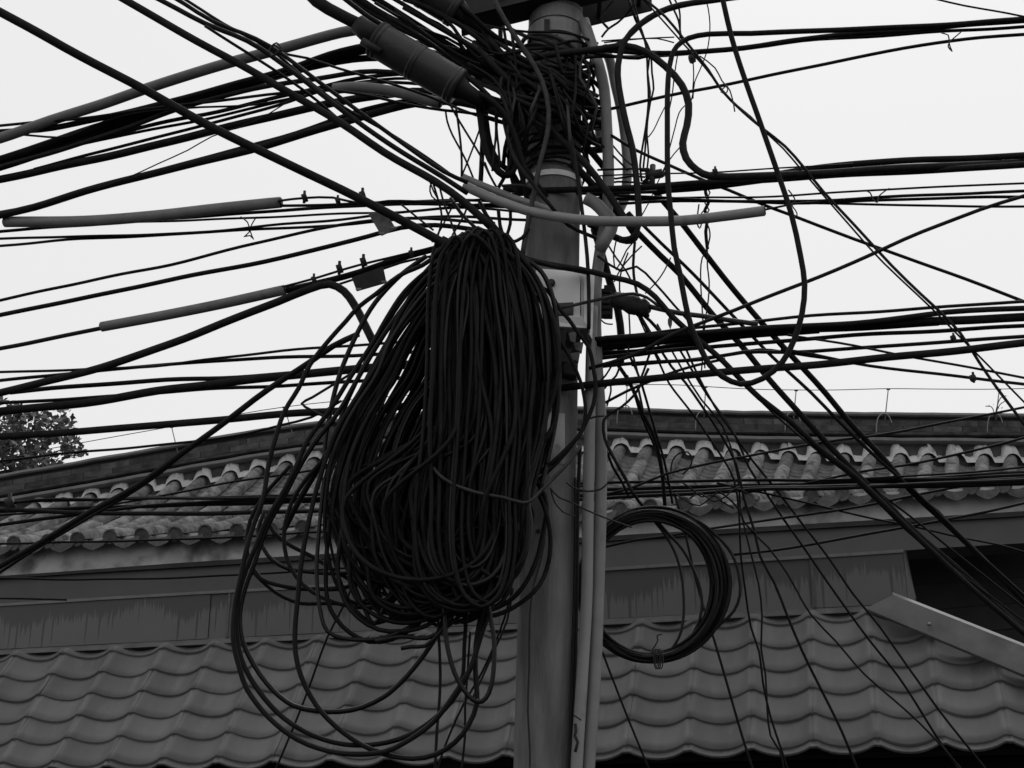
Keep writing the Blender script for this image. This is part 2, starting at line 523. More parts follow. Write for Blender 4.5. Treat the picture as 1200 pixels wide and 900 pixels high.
# ================================================================== the low shop with the pressed-metal tile roof
BETA = math.radians(15.5)
EU = Vector((math.cos(BETA), -math.sin(BETA), 0))          # along its front
EN = Vector((-math.sin(BETA), -math.cos(BETA), 0))         # out of its front
O = at(600, 738, 8.0)
ALPHA = math.radians(55)
ED = EN * math.cos(ALPHA) + Vector((0, 0, -1)) * math.sin(ALPHA)      # down the slope
ER = EN * math.sin(ALPHA) + Vector((0, 0, 1)) * math.cos(ALPHA)       # out of the slope
shop = thing('shop_roof_building', 'low shop front with pressed metal tile roof and stained sheet parapet', 'building', (O.x, O.y + 1, 0))
RO = O - EN * .02                                          # roof plane's origin
def uv(x, y, lift=0.0):
    p = at_plane(x, y, RO + ER * lift, ER) - RO
    return p.dot(EU), p.dot(ED)
TH = .056                                                  # height of a crest over its valley
(u1, v1), (u2, _) = uv(1018, 720, TH), uv(1078, 740, TH)
TW = uv(1075.5, 830, TH)[0] - uv(1002, 833, TH)[0]
va, vb = uv(1018, 720, TH)[1], uv(993, 861, TH)[1]
TL = (vb - va) / 5 * 1.04
def prof(u):
    """height of the pressed sheet across one tile, crest (with its small double rib) at both sides"""
    a = min(u, 1 - u)
    if a < .055: return TH * (1.0 - .03 * math.cos(a / .055 * math.pi / 2) ** 2)
    s = (a - .055) / .445
    return TH * (1 - s) ** 2.1
NU, NV = 12, 3
def tile_mesh(h=1.0, lipw=.012, rise=.013):
    """one pressed tile: u across 0..1, v down 0..1, with the step at its lower edge"""
    V, F = [], []
    us = [0, .04, .062, .10, .17, .26, .38, .5, .62, .74, .83, .90, .938, .96, 1.0]
    for j in range(NV + 1):
        v = j / NV
        for u in us:
            V.append((u * TW, v * TL, prof(u) + rise * v ** 1.6))
    n = len(us)
    for u in us: V.append((u * TW, TL + .004, prof(u) + rise - lipw))
    for j in range(NV + 1):
        for i in range(n - 1): F.append((j*n+i, j*n+i+1, (j+1)*n+i+1, (j+1)*n+i))
    return V, F
BASIS = Matrix((EU, ED, ER)).transposed().to_4x4()
tv, tf = tile_mesh()
tme = [mesh('roof_tile', tv, tf, 'metaltile', True) for _ in range(1)][0]
for p in tme.polygons: p.use_smooth = p.index < len(tf) - 14
h0, h1 = uv(1018, 716), uv(1200, 791)
def hip_side(u, v): return (u - h0[0]) * (h1[1] - h0[1]) - (v - h0[1]) * (h1[0] - h0[0])   # > 0 above the hip line
ve = uv(993, 876, TH)[1]
vtop = uv(1013, 713.5, TH)[1]
for r in range(-1, 10):
    for c in range(-24, 8):
        wide = 1 - .0095 * min(c, 0)                   # the sheets lap a little wider towards the tree
        u0, v0 = u1 + (c * TW if c >= 0 else -TW * (-c + .0095 * -c * (1 - c) / 2)), va + r * TL
        if v0 > ve - .01: continue
        if u0 < uv(-70, 900)[0] - TW or (c > 0 and hip_side(u0, v0 + TL) > 0 and hip_side(u0 + TW, v0 + TL) > 0): continue
        if u0 > h1[0] + .8: continue
        cut = hip_side(u0 + TW, v0) > 0 and c >= 0
        short = v0 + TL > ve + .01
        me = tme
        if cut or short or r < 0:
            bm = bmesh.new(); bm.from_mesh(tme)
            if short:
                k = (ve - v0) / TL
                for vv in bm.verts: vv.co.y *= k
            if r < 0:
                bmesh.ops.bisect_plane(bm, geom=bm.verts[:] + bm.edges[:] + bm.faces[:], plane_co=(0, vtop - v0, 0), plane_no=(0, -1, 0), clear_outer=True)
            if cut:
                d = Vector((h1[0] - h0[0], h1[1] - h0[1], 0)).normalized()
                bmesh.ops.bisect_plane(bm, geom=bm.verts[:] + bm.edges[:] + bm.faces[:], plane_co=(h0[0] - u0, h0[1] - v0, 0), plane_no=(d.y, -d.x, 0), clear_outer=True)
            if not bm.faces: bm.free(); continue
            me = bpy.data.meshes.new('roof_tile'); bm.to_mesh(me); bm.free(); me.materials.append(M['metaltile'])
        o = bpy.data.objects.new('roof_tile', me)
        COL.objects.link(o)
        w = Matrix.Translation(RO + EU * u0 + ED * v0 + ER * R.uniform(-.002, .002)) @ BASIS @ Matrix.Rotation(R.uniform(-.012, .012), 4, 'X') @ Matrix.Rotation(R.uniform(-.006, .006), 4, 'Z')
        o.parent = shop
        o.matrix_parent_inverse = Matrix.Translation(-shop.location)
        o.matrix_basis = w @ Matrix.Diagonal((wide, 1, 1, 1))
# parapet: folded sheet panels with seams, a lip along the top and a flange along the foot
def pu(x, y): return (at_plane(x, y, O, EN) - O).dot(EU)
PH = (at_plane(600, 672, O, EN) - O).z
edges = [pu(-330, 760), pu(-95, 760), pu(246, 720), pu(268, 720), pu(640, 700), pu(953, 690), pu(1061, 670)]
UPZ = Vector((0, 0, 1))
for i in range(len(edges) - 1):
    a, b = edges[i] + .002, edges[i + 1] - .002
    out = .006 * (i % 2)
    q = [O + EU * a + UPZ * (PH - .018) + EN * out, O + EU * b + UPZ * (PH - .018) + EN * out, O + EU * b + UPZ * .036 + EN * out, O + EU * a + UPZ * .036 + EN * out]
    me_v = slab(q, -EN * .03)
    o = make('parapet_panel', [Vector((0, 0, 0))] * 8, BOXF, 'parapet', shop)
    # the panel's own frame: x along it, z up from its top edge (the streaks hang from there)
    base = O + UPZ * PH
    fr = Matrix((EU, -EN, UPZ)).transposed()
    o.data = mesh('parapet_panel', [fr.transposed() @ (v - base) for v in me_v], BOXF, 'parapet')
    o.location = base; o.rotation_euler = fr.to_euler()
    for u_ in ((a,) if i in (3, 5) else ()):
        p = O + EU * u_ + EN * .012
        make('seam', slab([p + UPZ * (PH - .02) - EU * .007, p + UPZ * (PH - .02) + EU * .007, p + UPZ * .037 + EU * .007, p + UPZ * .037 - EU * .007], -EN * .02), BOXF, 'parapet' if i == 9 else 'hip', shop)
ua, ub = edges[0], edges[-1]
def strip(name, prof2, m, ua=ua, ub=ub, n=24, wob=.002):
    V, F = [], []
    k = len(prof2)
    for i in range(n + 1):
        p = O + EU * (ua + (ub - ua) * i / n)
        w = R.uniform(-wob, wob)
        for (f, h) in prof2: V.append(p + EN * f + UPZ * (h + w))
    for i in range(n):
        for j in range(k): F.append((i*k+j, (i+1)*k+j, (i+1)*k+(j+1) % k, i*k+(j+1) % k))
    F += [tuple(range(k)), tuple(n*k + k - 1 - j for j in range(k))]
    return make(name, V, F, m, shop)
strip('parapet_lip', [(.014, PH - .017), (.016, PH), (-.32, PH + .004), (-.32, PH - .014)], 'sleeve')
strip('parapet_flange', [(.002, .035), (.032, .004), (.034, -.003), (.0, -.004), (-.03, .0), (-.03, .035)], 'hip')
# folded return at the parapet's end, leaning back from the hip
pe = O + EU * ub
q = [pe + UPZ * (PH - .004) + EN * .004, at(1073.5, 698, (pe - EN * .30).y), pe + UPZ * (-.02) + EN * .004]
V = [pe + UPZ * PH + EN * .005, pe + UPZ * PH + EN * .005 + EU * .012, at(1073.5, 700, pe.y + .02), pe + UPZ * .0 + EN * .005]
make('parapet_return', slab(V, -EN * .25), BOXF, 'hip', shop)
# hip capping: a boxed board running down the corner
def rp(x, y, l): return at_plane(x, y, RO + ER * l, ER)
HL = .135
top0, top1 = rp(1046, 697, HL), rp(1230, 769.5, HL)
bot0, bot1 = rp(1014, 713, HL - .03), rp(1230, 803.5, HL - .03)
bevelled('hip_capping', slab([top0, top1, bot1, bot0], -ER * .02), BOXF, 'hip', shop, .003)
V = [top0 + ER * .004, top1 + ER * .004]
ridge_dir = (top1 - top0).normalized()
lipn = (ER + UPZ).normalized()
back = -EN * .05 + UPZ * .024
q = [top0 + ER * .002, top1 + ER * .002, top1 + ER * .002 + back, top0 + ER * .002 + back]
bevelled('hip_lip', slab(q, (0, 0, -.012)), BOXF, 'sleeve', shop, .002)  # paler than the capping: sky light on the lip put into its colour
for (x, y) in ((1089, 732),):
    p = rp(x, y, HL + .001)
    rod('dent', [p, p + ER * .006], .012, 'hip', shop, 8)  # small raised disc standing for a dent in the capping
# underside and front below the eave, shade put into their near-black colour
vE = ve + .0
def fp(u, out, z): return O + EU * u + EN * out + UPZ * (z - O.z)
eo = (RO + ED * vE)
outE, zE = (eo - O).dot(EN), eo.z
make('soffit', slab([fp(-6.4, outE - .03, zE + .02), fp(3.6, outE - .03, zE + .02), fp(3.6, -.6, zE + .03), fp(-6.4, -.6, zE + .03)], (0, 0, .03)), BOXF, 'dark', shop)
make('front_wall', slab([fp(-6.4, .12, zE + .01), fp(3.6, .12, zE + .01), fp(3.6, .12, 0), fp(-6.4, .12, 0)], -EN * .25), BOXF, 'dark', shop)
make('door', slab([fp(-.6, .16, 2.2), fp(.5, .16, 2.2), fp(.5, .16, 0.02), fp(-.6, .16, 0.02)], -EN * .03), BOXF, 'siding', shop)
make('roof_deck', slab([RO + EU * -6.4 - ER * .02 + ED * .02, RO + EU * (ub - .05) - ER * .02 + ED * .02, RO + EU * (ub + 1.6) - ER * .02 + ED * (vE - .03), RO + EU * -6.4 - ER * .02 + ED * (vE - .03)], -ER * .04), BOXF, 'dark', shop)  # near-black so the gap under the parapet foot shows as shade

# ================================================================== the tree beyond the roof
tr = thing('tree', 'leafy tree top showing over the low end of the curved ridge', 'tree', (at(-40, 520, 22).x, 22, 0))
TX = tr.location.x
rod('trunk', spline([(TX, 22, 0), (TX + .1, 22, 2.5), (TX - .1, 22.1, 5), (TX + .2, 22, 7.6)], 6), .16, 'bark', tr, 10)
for (a, b) in (((-60, 560), (20, 505)), ((-50, 570), (60, 520)), ((-60, 540), (-20, 470)), ((-20, 560), (85, 545)), ((-70, 540), (-130, 480))):
    p0, p1 = at(a[0], a[1], 22), at(b[0], b[1], 22)
    mid = (p0 + p1) / 2 + Vector((0, .2, .12))
    V, F = tube(spline([p0, mid, p1], 6), [.05 * (1 - i / 12) + .012 for i in range(13)], 6)
    make('branch', V, F, 'bark', tr, True)
V, F = [], []
clumps = [(-10, 500, 45), (30, 505, 30), (55, 500, 24), (72, 492, 17), (25, 530, 32), (60, 528, 26), (85, 524, 16), (0, 545, 38), (45, 548, 26), (-60, 500, 60), (-110, 520, 60), (-80, 450, 40), (-30, 462, 26), (78, 505, 12), (20, 488, 16), (96, 531, 7), (-60, 560, 60)]
for (cx, cy, rr) in clumps:
    for _ in range(int(rr * rr * .18)):
        a = R.uniform(0, 2 * math.pi); q = rr * math.sqrt(R.random())
        p = at(cx + q * math.cos(a), cy + q * math.sin(a) * .8, 22 + R.uniform(-1, 1) * rr * .014)
        s = R.uniform(.04, .085)
        n1 = Vector((R.uniform(-1, 1), R.uniform(-1, 1), R.uniform(-1, 1))).normalized()
        n2 = n1.orthogonal().normalized()
        k = len(V)
        V += [p - n1 * s, p - n1 * s * .2 + n2 * s * .62, p + n1 * s, p - n1 * s * .2 - n2 * s * .62]
        F.append((k, k+1, k+2, k+3))
make('crown', V, F, 'leaf', tr)

# ================================================================== the pole
Y0 = 5.5
pole = thing('utility_pole', 'grey concrete utility pole carrying the tangle of cables', 'pole', (at(636, 900, Y0).x, Y0, 0))
PC = [(633.5, 960), (635, 890), (640, 700), (644, 500), (647, 300), (649, 200), (651, 60), (654, -120)]
PW = [(960, 67), (890, 66.5), (700, 66), (300, 64), (60, 62), (-120, 60)]
def pole_c(y):
    return at(interp(-y, [(-b, a) for a, b in PC]), y, Y0)
def pole_r(y): return interp(-y, [(-a, b) for a, b in PW]) / 2 * mpp(at(640, y, Y0))
path = [pole_c(y) for y in (1500, 1250, 1050, 960, 890, 800, 700, 600, 500, 400, 300, 200, 100, 0, -120, -240)]
path[0].z = 0
rad = [pole_r(max(-240, min(960, y))) for y in (1250, 1250, 1050, 960, 890, 800, 700, 600, 500, 400, 300, 200, 100, 0, -120, -240)]
V, F = tube(path, rad, 28)
make('shaft', V, F, 'concrete', pole, True)
def ring(name, y, h, extra, m, parent, yb=None, tilt=0):
    a, b = pole_c(y), pole_c(y + h)
    r = pole_r(y) + extra
    V, F = tube([a + Vector((0, 0, 0)), b], r, 28)
    return make(name, V, F, m, parent, False)
ring('steel_band', 22, 14, .006, 'steel', pole)
ring('steel_band', 39, 15, .010, 'steel', pole)
ring('steel_band', 188, 12, .008, 'darksteel', pole)
ring('steel_band', 214, 6, .007, 'boxgrey', pole)
for (x, y) in ((641, 29), (651, 47)):
    p = at(x, y, Y0 - .135)
    make('buckle', slab([p + Vector((-.012, 0, .03)), p + Vector((.012, 0, .03)), p + Vector((.012, 0, -.03)), p + Vector((-.012, 0, -.03))], (0, .03, 0)), BOXF, 'darksteel', pole)
for (x, y) in ((631, 622), (643, 196), (653, 196)):
    p = at(x, y, Y0 - .112)
    rod('bolt_hole', [p, p + Vector((0, .02, 0))], .009, 'bolt', pole, 10)
# channel steel crossarm at the head
ca = thing('crossarm', 'dark steel channel crossarm bolted across the pole head', 'crossarm', at(640, -4, 5.3))
a, b = at(540, 2, 5.40), at(772, -56, 5.25)
ax = (b - a).normalized(); h = .085
for nm, o0, o1, th in (('web', -h, h, 0), ('flange', -h, -h + .014, 1), ('flange', h - .014, h, 1)):
    q = [a + Vector((0, 0, o0)), b + Vector((0, 0, o0)), b + Vector((0, 0, o1)), a + Vector((0, 0, o1))]
    if th: make(nm, slab([v - Vector((0, .001, 0)) for v in q], (0, .15, 0)), BOXF, 'darksteel', ca)
    else: make(nm, slab([v + Vector((0, -.003, .0)) for v in q], (0, .012, 0)), BOXF, 'darksteel', ca)
a2, b2 = a.lerp(b, .5) + Vector((0, .34, .02)), b + Vector((0, .34, .02))
make('web', slab([a2 - Vector((0, 0, h)), b2 - Vector((0, 0, h)), b2 + Vector((0, 0, h)), a2 + Vector((0, 0, h))], (0, .012, 0)), BOXF, 'darksteel', ca)
for t in (.2, .45, .72, .93):
    p = a.lerp(b, t) - Vector((0, .014, .02))
    rod('bolt', [p + Vector((0, -.02, 0)), p + Vector((0, .38, 0))], .011, 'bolt', ca, 8)
    rod('nut', [p + Vector((0, -.012, 0)), p + Vector((0, .004, 0))], .022, 'bolt', ca, 6)

# ---- the two conduits up its side
def pipe(name, label, pts, w, Y, m, group=None, ends=None, sides=12, cat='pipe'):
    P = spline([at(x, y, Y + (q[0] if q else 0)) for x, y, *q in pts], step=.05)
    r = w / 2 * sum(mpp(p) for p in P) / len(P)
    o = rod(name, P, r, m, None, sides)
    return tag(o, label, cat, group)
g = 'pale conduits on the pole'
co = pipe('conduit', 'pale plastic conduit nearer the pole, cracked open at its foot', [(672, 980), (676, 893), (683, 780), (687.5, 700), (689, 600), (691, 500), (692.5, 430), (694, 360)], 14, 5.38, 'pvc', g)
# the break in its wall near the foot
for pts in ([(674, 848), (675, 857), (673.5, 862), (677, 870), (674, 881)], [(672, 838), (677, 841), (681, 844)]):
    P = [at(x, y, 5.38 - .052) for x, y in pts]
    rod('crack', P, .006 if len(pts) > 3 else .003, 'bolt', co, 5)
pipe('conduit', 'pale plastic conduit running full height on the outer side of the pole', [(684, 980), (690, 893), (697, 790), (700.5, 700), (703.5, 600), (704, 500), (699, 420), (698, 340), (704, 290), (711, 250), (713, 200), (711, 150), (708, 105), (702, 78), (692, 48), (684, 24)], 14.5, 5.42, 'pvc', g)
pipe('conduit', 'pale conduit bowing away from the pole head above the white tube', [(720, 255), (731, 235), (735, 205), (734, 175), (728, 130), (721, 100), (715, 72), (708, 55)], 11.5, 5.55, 'pvc', g)
pipe('conduit', 'short pale conduit slanting out behind the wire wrapping', [(672, 92), (686, 112), (697, 132), (703, 150), (705, 175)], 13, 5.62, 'pvc', g)
pipe('conduit_elbow', 'pale conduit elbow where the white tube passes the pole', [(686, 232), (697, 238), (709, 250), (718, 262), (712, 276), (703, 292)], 15, 5.33, 'pvc')

# ---- junction box on the pole
jb = thing('junction_box', 'pale painted junction box strapped to the pole behind the great coil', 'junction box', at(662, 350, 5.3))
q = [at(628, 314, 5.28), at(680, 318, 5.26), at(680, 372, 5.26), at(628, 368, 5.28)]
bevelled('body', slab(q, (0, .16, 0)), BOXF, 'boxgrey', jb, .006)
q = [at(680.5, 317, 5.285), at(697, 320, 5.30), at(694, 398, 5.30), at(681, 376, 5.285)]
bevelled('side_flange', slab(q, (0, .1, 0)), BOXF, 'boxgrey', jb, .003)
q = [at(684, 319, 5.27), at(689, 319, 5.27), at(688.5, 384, 5.27), at(684, 376, 5.27)]
bevelled('rib', slab(q, (0, .03, 0)), BOXF, 'boxgrey', jb, .002)
p = at(646, 331, 5.262)
rod('knockout', [p, p + Vector((0, .02, 0))], .0165, 'closure', jb, 16)
q = [at(654, 355, 5.252), at(672, 354, 5.252), at(672, 368, 5.252), at(654, 369, 5.252)]
bevelled('label_plate', slab(q, (0, .02, 0)), BOXF, 'closure', jb, .001)
q = [at(628, 371, 5.22), at(681, 370, 5.22), at(692, 385, 5.24), at(628, 381, 5.22)]
bevelled('hood', slab(q, (0, .12, 0)), BOXF, 'boxgrey', jb, .003)
q = [at(632, 384, 5.28), at(682, 386, 5.29), at(676, 436, 5.32), at(636, 436, 5.32)]
make('open_base', slab(q, (0, .1, 0)), BOXF, 'bolt', jb)
for i, (x0, y0, x1, y1) in enumerate(((652, 386, 664, 408), (666, 388, 676, 402), (655, 408, 670, 426), (640, 396, 652, 420), (672, 400, 684, 412), (660, 424, 676, 440), (680, 384, 690, 396), (668, 412, 680, 424))):
    q = [at(x0, y0 + 2, 5.24), at(x1, y0, 5.235), at(x1 - 2, y1, 5.25), at(x0 + 2, y1 - 2, 5.25)]
    bevelled('terminal_block', slab(q, (0, .03, 0)), BOXF, ('darksteel', 'sleeve', 'tag')[i % 3], jb, .004)
# ---- paper notice pasted on the pole
V = []
for i in range(9):
    x = 640 + i * 2.75
    pc = pole_c(510)
    for y in (484, 543):
        p = at(x, y, 5.4); dx = p.x - pole_c(y).x; r = pole_r(y) + .003
        V.append(Vector((p.x, Y0 - math.sqrt(max(r * r - dx * dx, 0)), at(x, y, 5.39).z)))
V2 = [v + Vector((0, .0025, 0)) for v in V]
n = 9
F = [(2*i, 2*i+2, 2*i+3, 2*i+1) for i in range(n-1)] + [(2*n+2*i+1, 2*n+2*i+3, 2*n+2*i+2, 2*n+2*i) for i in range(n-1)] + [(0, 1, 2*n+1, 2*n), (2*n-2, 4*n-2, 4*n-1, 2*n-1)] + [(2*i, 2*n+2*i, 2*n+2*i+2, 2*i+2) for i in range(n-1)] + [(2*i+1, 2*i+3, 2*n+2*i+3, 2*n+2*i+1) for i in range(n-1)]
tag(make('notice', V + V2, F, 'paper', None, True), 'blank pale notice stuck on the pole beside the great coil', 'notice')

# ---- splice closures: ribbed barrels with necks and tails
def closure(label, a, b, r, neck, tail):
    A, B = at(*a), at(*b)
    d = (B - A).normalized()
    t = thing('splice_closure', label, 'cable joint', (A + B) / 2, 'barrel splice closures')
    L = (B - A).length
    N = 40
    pa = [A + d * (L * i / N) for i in range(N + 1)]
    V, F = tube(pa, [r * (1 + .02 * math.sin(math.pi * i / N)) for i in range(N + 1)], 26)
    make('barrel', V, F, 'closure', t, True)
    for s in (.0, .035, .46, .49, .93, .97):
        V, F = tube([A + d * (L * s), A + d * (L * s + .006), A + d * (L * s + .016), A + d * (L * s + .022)], [r * 1.01, r * 1.05, r * 1.05, r * 1.01], 26)
        make('rib', V, F, 'closure' if s else 'darksteel', t, True)
    n0 = at(*neck)
    V, F = tube([n0, n0.lerp(A, .5), A + d * .02], [r * .52, r * .58, r * .66], 16)
    make('neck', V, F, 'darksteel', t, True)
    n1 = at(*tail)
    V, F = tube([B - d * .02, B.lerp(n1, .3), n1], [r * .8, r * .5, r * .34], 16)
    make('tail', V, F, 'darksteel', t, True)
    side = d.orthogonal().normalized()
    for k in (-1, 1):
        p = A + side * k * r * .62 - d * .012 + Vector((0, -.02, -.04))
        rod('port', [p - d * .03, p + d * .06], r * .22, 'darksteel', t, 10)
    return t
closure('fat dark barrel splice hanging in full view below the crossarm end', (440, 45, 5.1), (535, 101, 5.15), .077, (418, 27, 5.08), (572, 124, 5.25))
closure('fat dark barrel splice tucked up behind the crossarm at the frame top', (462, -34, 5.2), (534, 10, 5.28), .082, (440, -46, 5.16), (566, 40, 5.36))

# ---- sleeves and tags on the incoming cables
def sy(x, o=0.0): return 5.5 - .00085 * (x - 640) + o
def sleeve(label, pts, w, o, m, cap=True):
    P = spline([at(x, y, sy(x, o)) for x, y in pts], step=.05)
    r = w / 2 * sum(mpp(p) for p in P) / len(P)
    t = rod('cable_sleeve', P, r, m, None, 14)
    tag(t, label, 'cable sleeve', 'plastic sleeves round cables')
    if cap:
        for p, q in ((P[0], P[1]), (P[-1], P[-2])):
            dd = (p - q).normalized()
            rod('mouth', [p - dd * .004, p + dd * .004], r * .8, 'bolt', t, 12)
    return t
sleeve('pale straight plastic sleeve lying above the tag plates, its end at a small clamp', [(6, 260), (100, 259), (180, 253), (260, 244), (329, 237)], 13, -.02, 'sleeve')
sleeve('shorter grey plastic sleeve slanting towards the dark hanging tag', [(119, 383), (190, 370), (260, 356), (334, 339.5)], 12, -.03, 'sleeve')
sleeve('long thick grey pipe rising along the top of the cable bundle to the splice barrel', [(-60, 178), (0, 162), (60, 141), (120, 122), (180, 101), (260, 76), (330, 57), (400, 38), (425, 34)], 12.5, -.05, 'darkpipe', False)
sleeve('stubby pale pipe under the fat splice barrel', [(391, 104), (415, 102), (440, 104), (470, 109), (500, 117), (516, 121)], 13, -.12, 'sleeve')
sleeve('white tube passing across the front of the pole and out to the open sky', [(545, 218), (573, 231), (600, 241), (618, 247), (660, 255), (700, 259), (750, 259.5), (800, 258.5), (850, 253), (896, 247)], 12, -.27, 'pvc')
sleeve('thin upper white tube ending at the pole above the long white tube', [(542, 207), (560, 215), (585, 225), (602, 232), (627, 240), (650, 248)], 8.5, -.22, 'pvc')
def tagplate(label, quad, m, Y):
    t = make('cable_tag', slab([at(x, y, Y + dy) for x, y, dy in quad], (0, .006, 0)), BOXF, m)
    tag(t, label, 'tag', 'tag plates on cables')
    for i in (1, 2):
        p = t.location + (at(quad[i][0], quad[i][1], Y) - t.location) * .86 - Vector((0, .002, 0))
        make('corner_mark', slab([p + Vector((-.012, 0, .004)), p + Vector((.012, 0, .004)), p + Vector((.012, 0, -.004)), p + Vector((-.012, 0, -.004))], (0, -.004, 0)), BOXF, 'sleeve', t)
tagplate('dark square tag hanging from the cables beside the grey sleeve', [(412, 325, 0), (418, 341, .01), (453, 331, .01), (449, 312, 0)], 'tag', 5.6)
tagplate('worn paler tag tilted under the thick slanting cable', [(431, 249, 0), (447, 276, .02), (464, 268, .02), (452, 248, 0)], 'tag2', 5.35)

# ================================================================== the great hanging coil
coil = thing('cable_coil', 'huge black coil of spare cable hanging in front of the pole', 'cable coil', at(560, 290, 5.1))
def loop(ctrl, w, Yl, parent, m='coil', closed=True, name='cable_loop', sides=6, step=.03):
    P = spline([at(x, y, Yl(x, y) if callable(Yl) else Yl) for x, y in ctrl], closed=closed, step=step)
    r = w / 2 * sum(mpp(p) for p in P) / len(P)
    if m == 'coil': m = R.choice(('coil', 'coil', 'coil', 'coil2', 'coil3'))
    return rod(name, P, r, m, parent, sides, closed)
def rr(a, b): return R.uniform(a, b)
# front lobe
NFRONT = 78
def bowl(xr, xl, y0, by, ph):
    c, a, h = (xr + xl) / 2, (xr - xl) / 2, by - y0
    return [(c + a * math.cos(t) + ph * math.sin(2 * t), y0 + h * max(0, math.sin(t)) ** .85) for t in (.0, .32, .68, 1.08, 1.57, 2.06, 2.46, 2.82, 3.1416)]
for i in range(NFRONT):
    s = (i + R.random()) / NFRONT            # 0 inner strand, 1 outer strand on the pole side
    y0 = 263 + (1 - s) * 15 + rr(-3, 9) + abs(s - .45) * 22
    yd = rr(4.90, 5.06) - .04 * math.sin(math.pi * s)
    x0 = 528 + s * 52 + rr(-3, 3)
    lx = 511 + rr(0, 1) ** 1.3 * 60
    xr = 552 + s * 70 + rr(-4, 4)
    xl = lx - 22 + rr(-8, 4)
    if R.random() < .55:                     # turns whose foot swings across into the other lobe
        xl -= rr(15, 105); xr -= rr(0, 40)
        lx += rr(-6, 4)
    by = 626 + rr(0, 1) ** .7 * 100 - s * 10
    pts = [(x0, y0), (x0 + 14 + s * 20, y0 + 13 + s * 12), (550 + s * 88 + rr(-4, 3), 345), (558 + s * 97 + rr(-9, 3), 425), (560 + s * 87 + rr(-10, 4), 500)] + bowl(xr, xl, 578 + rr(-14, 20), by, rr(-10, 16)) + [(lx - 8 + rr(-5, 5), 500 + rr(-10, 10)), (lx - 3 + rr(-5, 5), 420), (lx + 1 + rr(-3, 3), 345), (x0 - 13 + rr(-3, 3), y0 + 22 + rr(0, 10))]
    k = rr(-.05, .05)
    loop(pts, rr(3.8, 6.4), lambda x, y, yd=yd, k=k: yd + .0006 * max(0, 560 - x) + k * math.sin(y * .02), coil, step=.03)
# rear lobe that swings out to the side
NREAR = 66
for i in range(NREAR):
    s = (i + R.random()) / NREAR             # 0 inner, 1 outermost
    x0, y0 = 520 + rr(0, 50), 276 + rr(0, 22)
    yd = rr(5.05, 5.24)
    by = 622 + R.random() ** .7 * 112
    lx = 484 - s * 106 + rr(-4, 4)
    xr = lx + 96 + (1 - s) * 30 + rr(-25, 30)
    pts = [(x0, y0), (x0 + 22, y0 + 30), (566 + rr(-20, 30), 400), (574 + rr(-24, 26), 500)] + bowl(xr, lx + rr(-2, 2), 584 + rr(-16, 24), by, rr(-24, 8)) + [(lx + 9 + rr(-4, 5), 538), (lx + 33 + rr(-4, 6), 482), (lx + 57 + rr(-4, 6), 440), (lx + 78 + rr(-3, 5), 398), (lx + 94 + s * 29 + rr(-2, 4), 340), (x0 - 12 + rr(-4, 2), y0 + 18)]
    k = rr(-.04, .04)
    loop(pts, rr(3.6, 6.2), lambda x, y, yd=yd, k=k: yd + k * math.sin(y * .017 + x * .01), coil, step=.03)
# a collar of turns at the crown, bent over the hanger
for i in range(9):
    x = 524 + i * 8 + rr(-2, 2)
    top = 262 + abs(i - 5) * 2.6 + rr(0, 8)
    pts = [(x - 20, 340), (x - 14, 300), (x - 7, top + 12), (x + 3, top), (x + 13, top + 9), (x + 19, 300), (x + 24, 350), (x + 30 + rr(0, 12), 430), (x + 32 + rr(0, 14), 510)] + bowl(x + 34 + rr(-8, 10), x - 26 + rr(-14, 4), 585, 690 + rr(-30, 24), 4) + [(x - 24 + rr(-4, 4), 500), (x - 22 + rr(-3, 3), 420)]
    yd = rr(4.845, 4.90)
    loop(pts, rr(5.0, 6.2), yd, coil, step=.03)
# the lighter turn tied round the waist of the coil
loop([(508, 548), (514, 556), (530, 567), (548, 574), (566, 579), (590, 583), (612, 589), (622, 587), (632, 577), (648, 561), (668, 540), (680, 522)], 4.2, lambda x, y: 4.83 + abs(x - 570) * .0006, coil, 'greywire', False, 'tie_wire')
